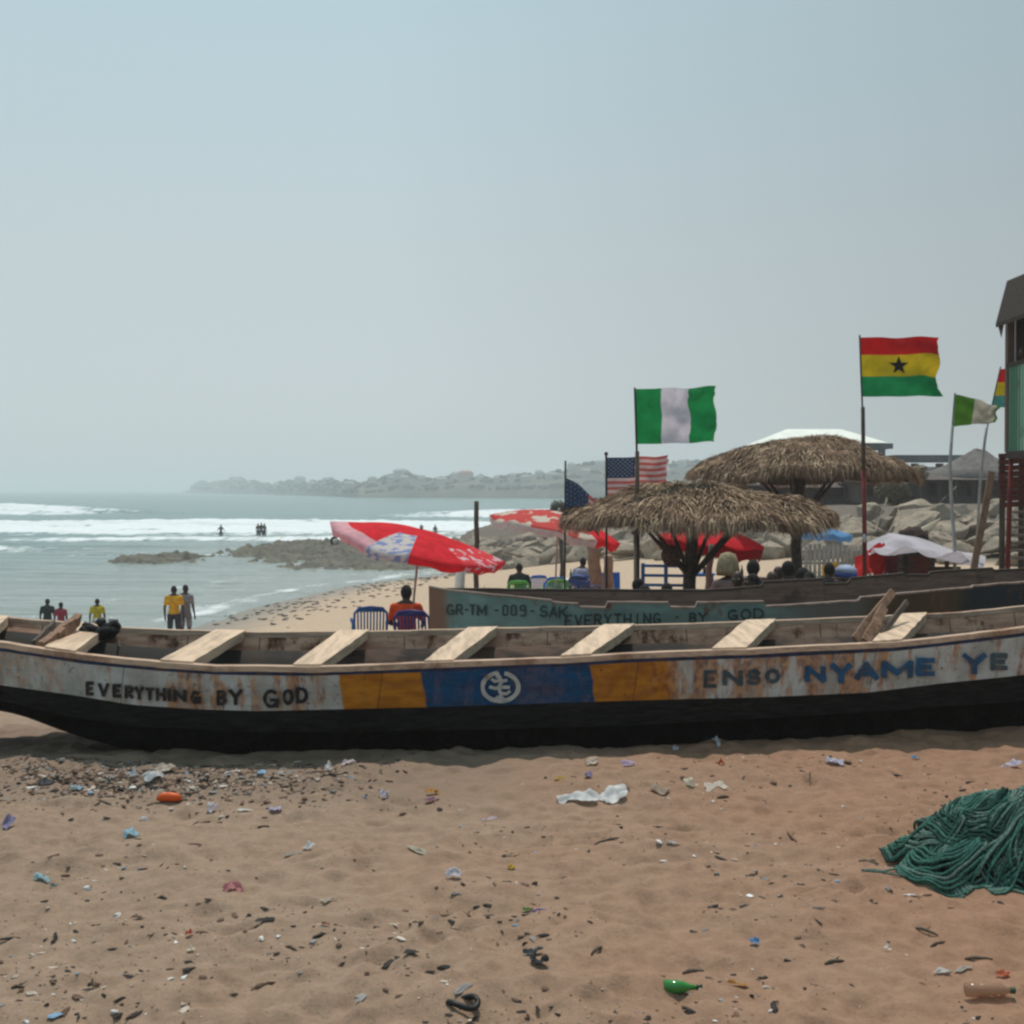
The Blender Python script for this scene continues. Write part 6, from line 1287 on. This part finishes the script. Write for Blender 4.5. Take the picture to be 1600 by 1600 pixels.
# orange float piece
t = gp(262, 1256); m = MB(); w = 19/F*t[1]; m.tube([t+(-w, 0, .018), t+(-w*.6, 0, .03), t+(0, 0, .034), t+(w*.6, 0, .03), t+(w, 0, .02)], [.012, .030, .033, .031, .014], 12); solo(m, 'float_piece', simple('orange_plastic', (.62, .09, .01), .5, .15, 8, .1), 'bright orange float piece in the sand below the wrack line', 'float', t, smooth=True)
# green broken bottle
t = gp(1066, 1563); th = thing('broken_bottle', 'broken green glass bottle half sunk in the lower sand', 'bottle', t)
gl = simple('green_glass', (.03, .20, .03), .12, .2, 6, 0, spec=.6); rot = Matrix.Rotation(R(94), 4, 'Y') @ Matrix.Identity(4); w = 1/F*t[1]
m = MB(); m.lathe([(.020, -w*28), (.028, -w*27), (.029, -w*8), (.024, w*4), (.013, w*14), (.010, w*24)], 16, (0, 0, .030), rot=Matrix.Rotation(R(92), 4, 'Y')); m.build('body', gl, th, True); m = MB(); m.lathe([(.012, w*24), (.013, w*33)], 12, (0, 0, .030), rot=Matrix.Rotation(R(92), 4, 'Y')); m.build('neck_ring', simple('dark_glass', (.01, .03, .012), .2), th, True)
# clear brownish bottle
t = gp(1550, 1567); th = thing('plastic_bottle', 'clear brownish plastic bottle lying at the lower right corner', 'bottle', t); w = 1/F*t[1]; RT = Matrix.Rotation(R(91), 4, 'Y')
m = MB(); m.lathe([(.012, -w*38), (.030, -w*36), (.031, -w*20), (.028, -w*17), (.031, -w*14), (.031, w*10), (.026, w*22), (.013, w*30), (.012, w*35)], 18, (0, 0, .026), rot=RT)
k = NT('clear_plastic'); k.col((.40, .25, .17)); k.rough(.15); k.spec(.6); tr = k.n('ShaderNodeBsdfTransparent'); tr.inputs[0].default_value = (.80, .66, .56, 1); ms = k.n('ShaderNodeMixShader'); ms.inputs[0].default_value = .5; k.l(k.b.outputs[0], ms.inputs[1]); k.l(tr.outputs[0], ms.inputs[2]); k.l(ms.outputs[0], k.out.inputs[0])
m.build('body', k.m, th, True); m = MB(); m.lathe([(.014, w*34), (.014, w*41)], 14, (0, 0, .026), rot=RT); m.build('cap', simple('dark_green_cap', (.03, .06, .04), .5), th, True)
# black rubber ring at the bottom edge
t = gp(723, 1590); m = MB(); a = np.linspace(0, 6.283, 25)[:-1]; pts = np.stack([t[0]+.062*np.cos(a), t[1]+.045*np.sin(a), t[2]+.026+.012*np.sin(a*2)], -1); m.tube(np.concatenate([pts, pts[:2]]), .013, 7); solo(m, 'rubber_ring', simple('black_rubber', (.012, .012, .013), .5, .2, 9, .2), 'black rubber ring at the bottom edge of the sand', 'rubber ring', t, smooth=True)
# sticks and bits of driftwood
STK = [(1230, 1306, 1247, 1322, .012, 'short brown stick alone on the sand left of the rope heap', 'driftwood'), (1345, 1352, 1376, 1358, .014, 'dark wedge of wood nearest the tail of the rope heap', 'post'), (1422, 1310, 1440, 1311, .016, 'brown stick end poking out beside the rope heap', 'driftwood'),
       (1434, 1461, 1470, 1467, .009, 'upper dark twig of the pair right of the shell', 'post'), (1458, 1477, 1480, 1472, .008, 'lower dark twig of the pair right of the shell', 'post'), (1512, 1494, 1556, 1497, .009, 'dark weathered twig farthest right on the lower sand', 'post'), (1292, 1513, 1322, 1507, .010, 'dark twig left of the white shell on the lower right sand', 'post'),
       (1068, 1524, 1102, 1523, .011, 'dark twig above the green broken bottle', 'post'), (925, 1504, 942, 1491, .010, 'dark twig right of the pair of dark crumpled pieces', 'post'), (722, 1427, 735, 1434, .008, 'small brown twig above the pair of dark crumpled pieces', 'driftwood'), (146, 1256, 172, 1260, .010, 'black stick below the left end of the wrack line', 'post'),
       (1122, 1256, 1140, 1249, .014, 'dark peg under the wide pale paper scrap', 'post'), (930, 1324, 968, 1319, .009, 'dark knobbly twig below the longest white bag', 'post'), (302, 1468, 322, 1480, .008, 'brown twig beside the small red scrap', 'driftwood'), (444, 1494, 462, 1497, .008, 'dark twig on the lower left sand', 'post'), (12, 1568, 33, 1567, .008, 'dark forked twig at the lower left corner', 'post')]
for i, (a, b_, c_, d_, rad, lab, mt) in enumerate(STK):
    q0, q1 = gp(a, b_), gp(c_, d_); m = MB(); mid = (q0+q1)/2+np.array((0, .01, .006)); m.tube([q0+(0, 0, .004), q0*.7+q1*.3+(0, .004, .008), mid, q0*.25+q1*.75+(0, 0, .007), q1+(0, 0, .003)], [rad*.5, rad, rad*.9, rad*.8, rad*.35], 6)
    if i % 3 == 0: m.tube([mid, mid+np.array((.03, .02, .015))], [rad*.5, rad*.2], 5)
    solo(m, 'driftwood_stick', M[mt], lab, 'stick', q0, smooth=True)
# small dark bits, shells and seaweed: nobody could count them
def bits(name, label, n, spots, cols, smin, smax, flat, seed):
    q = np.random.default_rng(seed); m = MB(); A = [spots(q) for _ in range(n)]; Q = np.array([a[:2] for a in A]); Z = sand_z(Q[:, 0], Q[:, 1])
    for i in range(n):
        s = smin*(smax/smin)**(q.uniform()**2.2); b0 = MB().ball((0, 0, 0), (s*q.uniform(.8, 2.2)*(1.9 if q.uniform() < .25 else 1), s*q.uniform(.4, 1.3), s*flat*q.uniform(.5, 1.5)), 6, 4); v = b0.v[0]*(1+q.normal(0, .28, (len(b0.v[0]), 1))); a = q.uniform(0, 6.28); v = v @ np.array(((math.cos(a), math.sin(a), 0), (-math.sin(a), math.cos(a), 0), (0, 0, 1)))
        m.add(v+np.array((Q[i, 0], Q[i, 1], Z[i]+s*flat*.35)), b0.f, int(q.integers(len(cols))))
    return tag(m.build(name, cols, None, False), label, name.replace('_', ' '), kind='stuff')
def sp_all(q):
    for _ in range(20):
        y = math.exp(q.uniform(math.log(4.6), math.log(10.6))); x = q.uniform(-.43, .43)*y
        if float(fbm(x*1.3, y*1.9, 91, 3)) > q.uniform(.38, .62): break
    return (x, y)
def sp_wrack(q):
    px = q.triangular(-40, 160, 640); py = q.normal(1220, 18)-max(0, px-300)*.03; py = max(py, 1192); Y = H*F/(py-HOR); return ((px-800)/F*Y, Y)
bl_ = simple('blue_bits', (.14, .24, .34), .6); wt = simple('white_bits', (.58, .57, .56), .5)
dk = simple('dark_weed', (.028, .024, .022), .9, .3, 5, .2); br = simple('brown_bits', (.11, .065, .045), .9, .3, 5, .2); pl_ = simple('pale_bits', (.45, .38, .32), .8, .3, 5, .2); gy = simple('grey_bits', (.20, .19, .185), .7, .3, 5, .2)
bits('weed_debris', 'small dark bits of seaweed and wood strewn over the sand', 2300, sp_all, [dk, dk, br, br], .003, .019, .4, 1)
bits('litter_scraps', 'tiny faded scraps of plastic and paper strewn over the sand', 260, sp_all, [bl_, wt, gy, pl_, gy], .004, .020, .4, 7)
bits('shell_debris', 'tiny pale shells and chips strewn over the sand', 420, sp_all, [pl_, wt, pl_], .0025, .011, .5, 2)
bits('wrack_debris', 'band of mixed weed, chips and rubbish washed up below the boat', 4600, sp_wrack, [dk, br, br, br, dk, gy, br, pl_, dk, br], .0035, .021, .4, 3)
bits('wrack_scraps', 'coloured scraps mixed into the washed-up band below the boat', 150, sp_wrack, [bl_, wt, gy, pl_, wt], .006, .032, .3, 4)
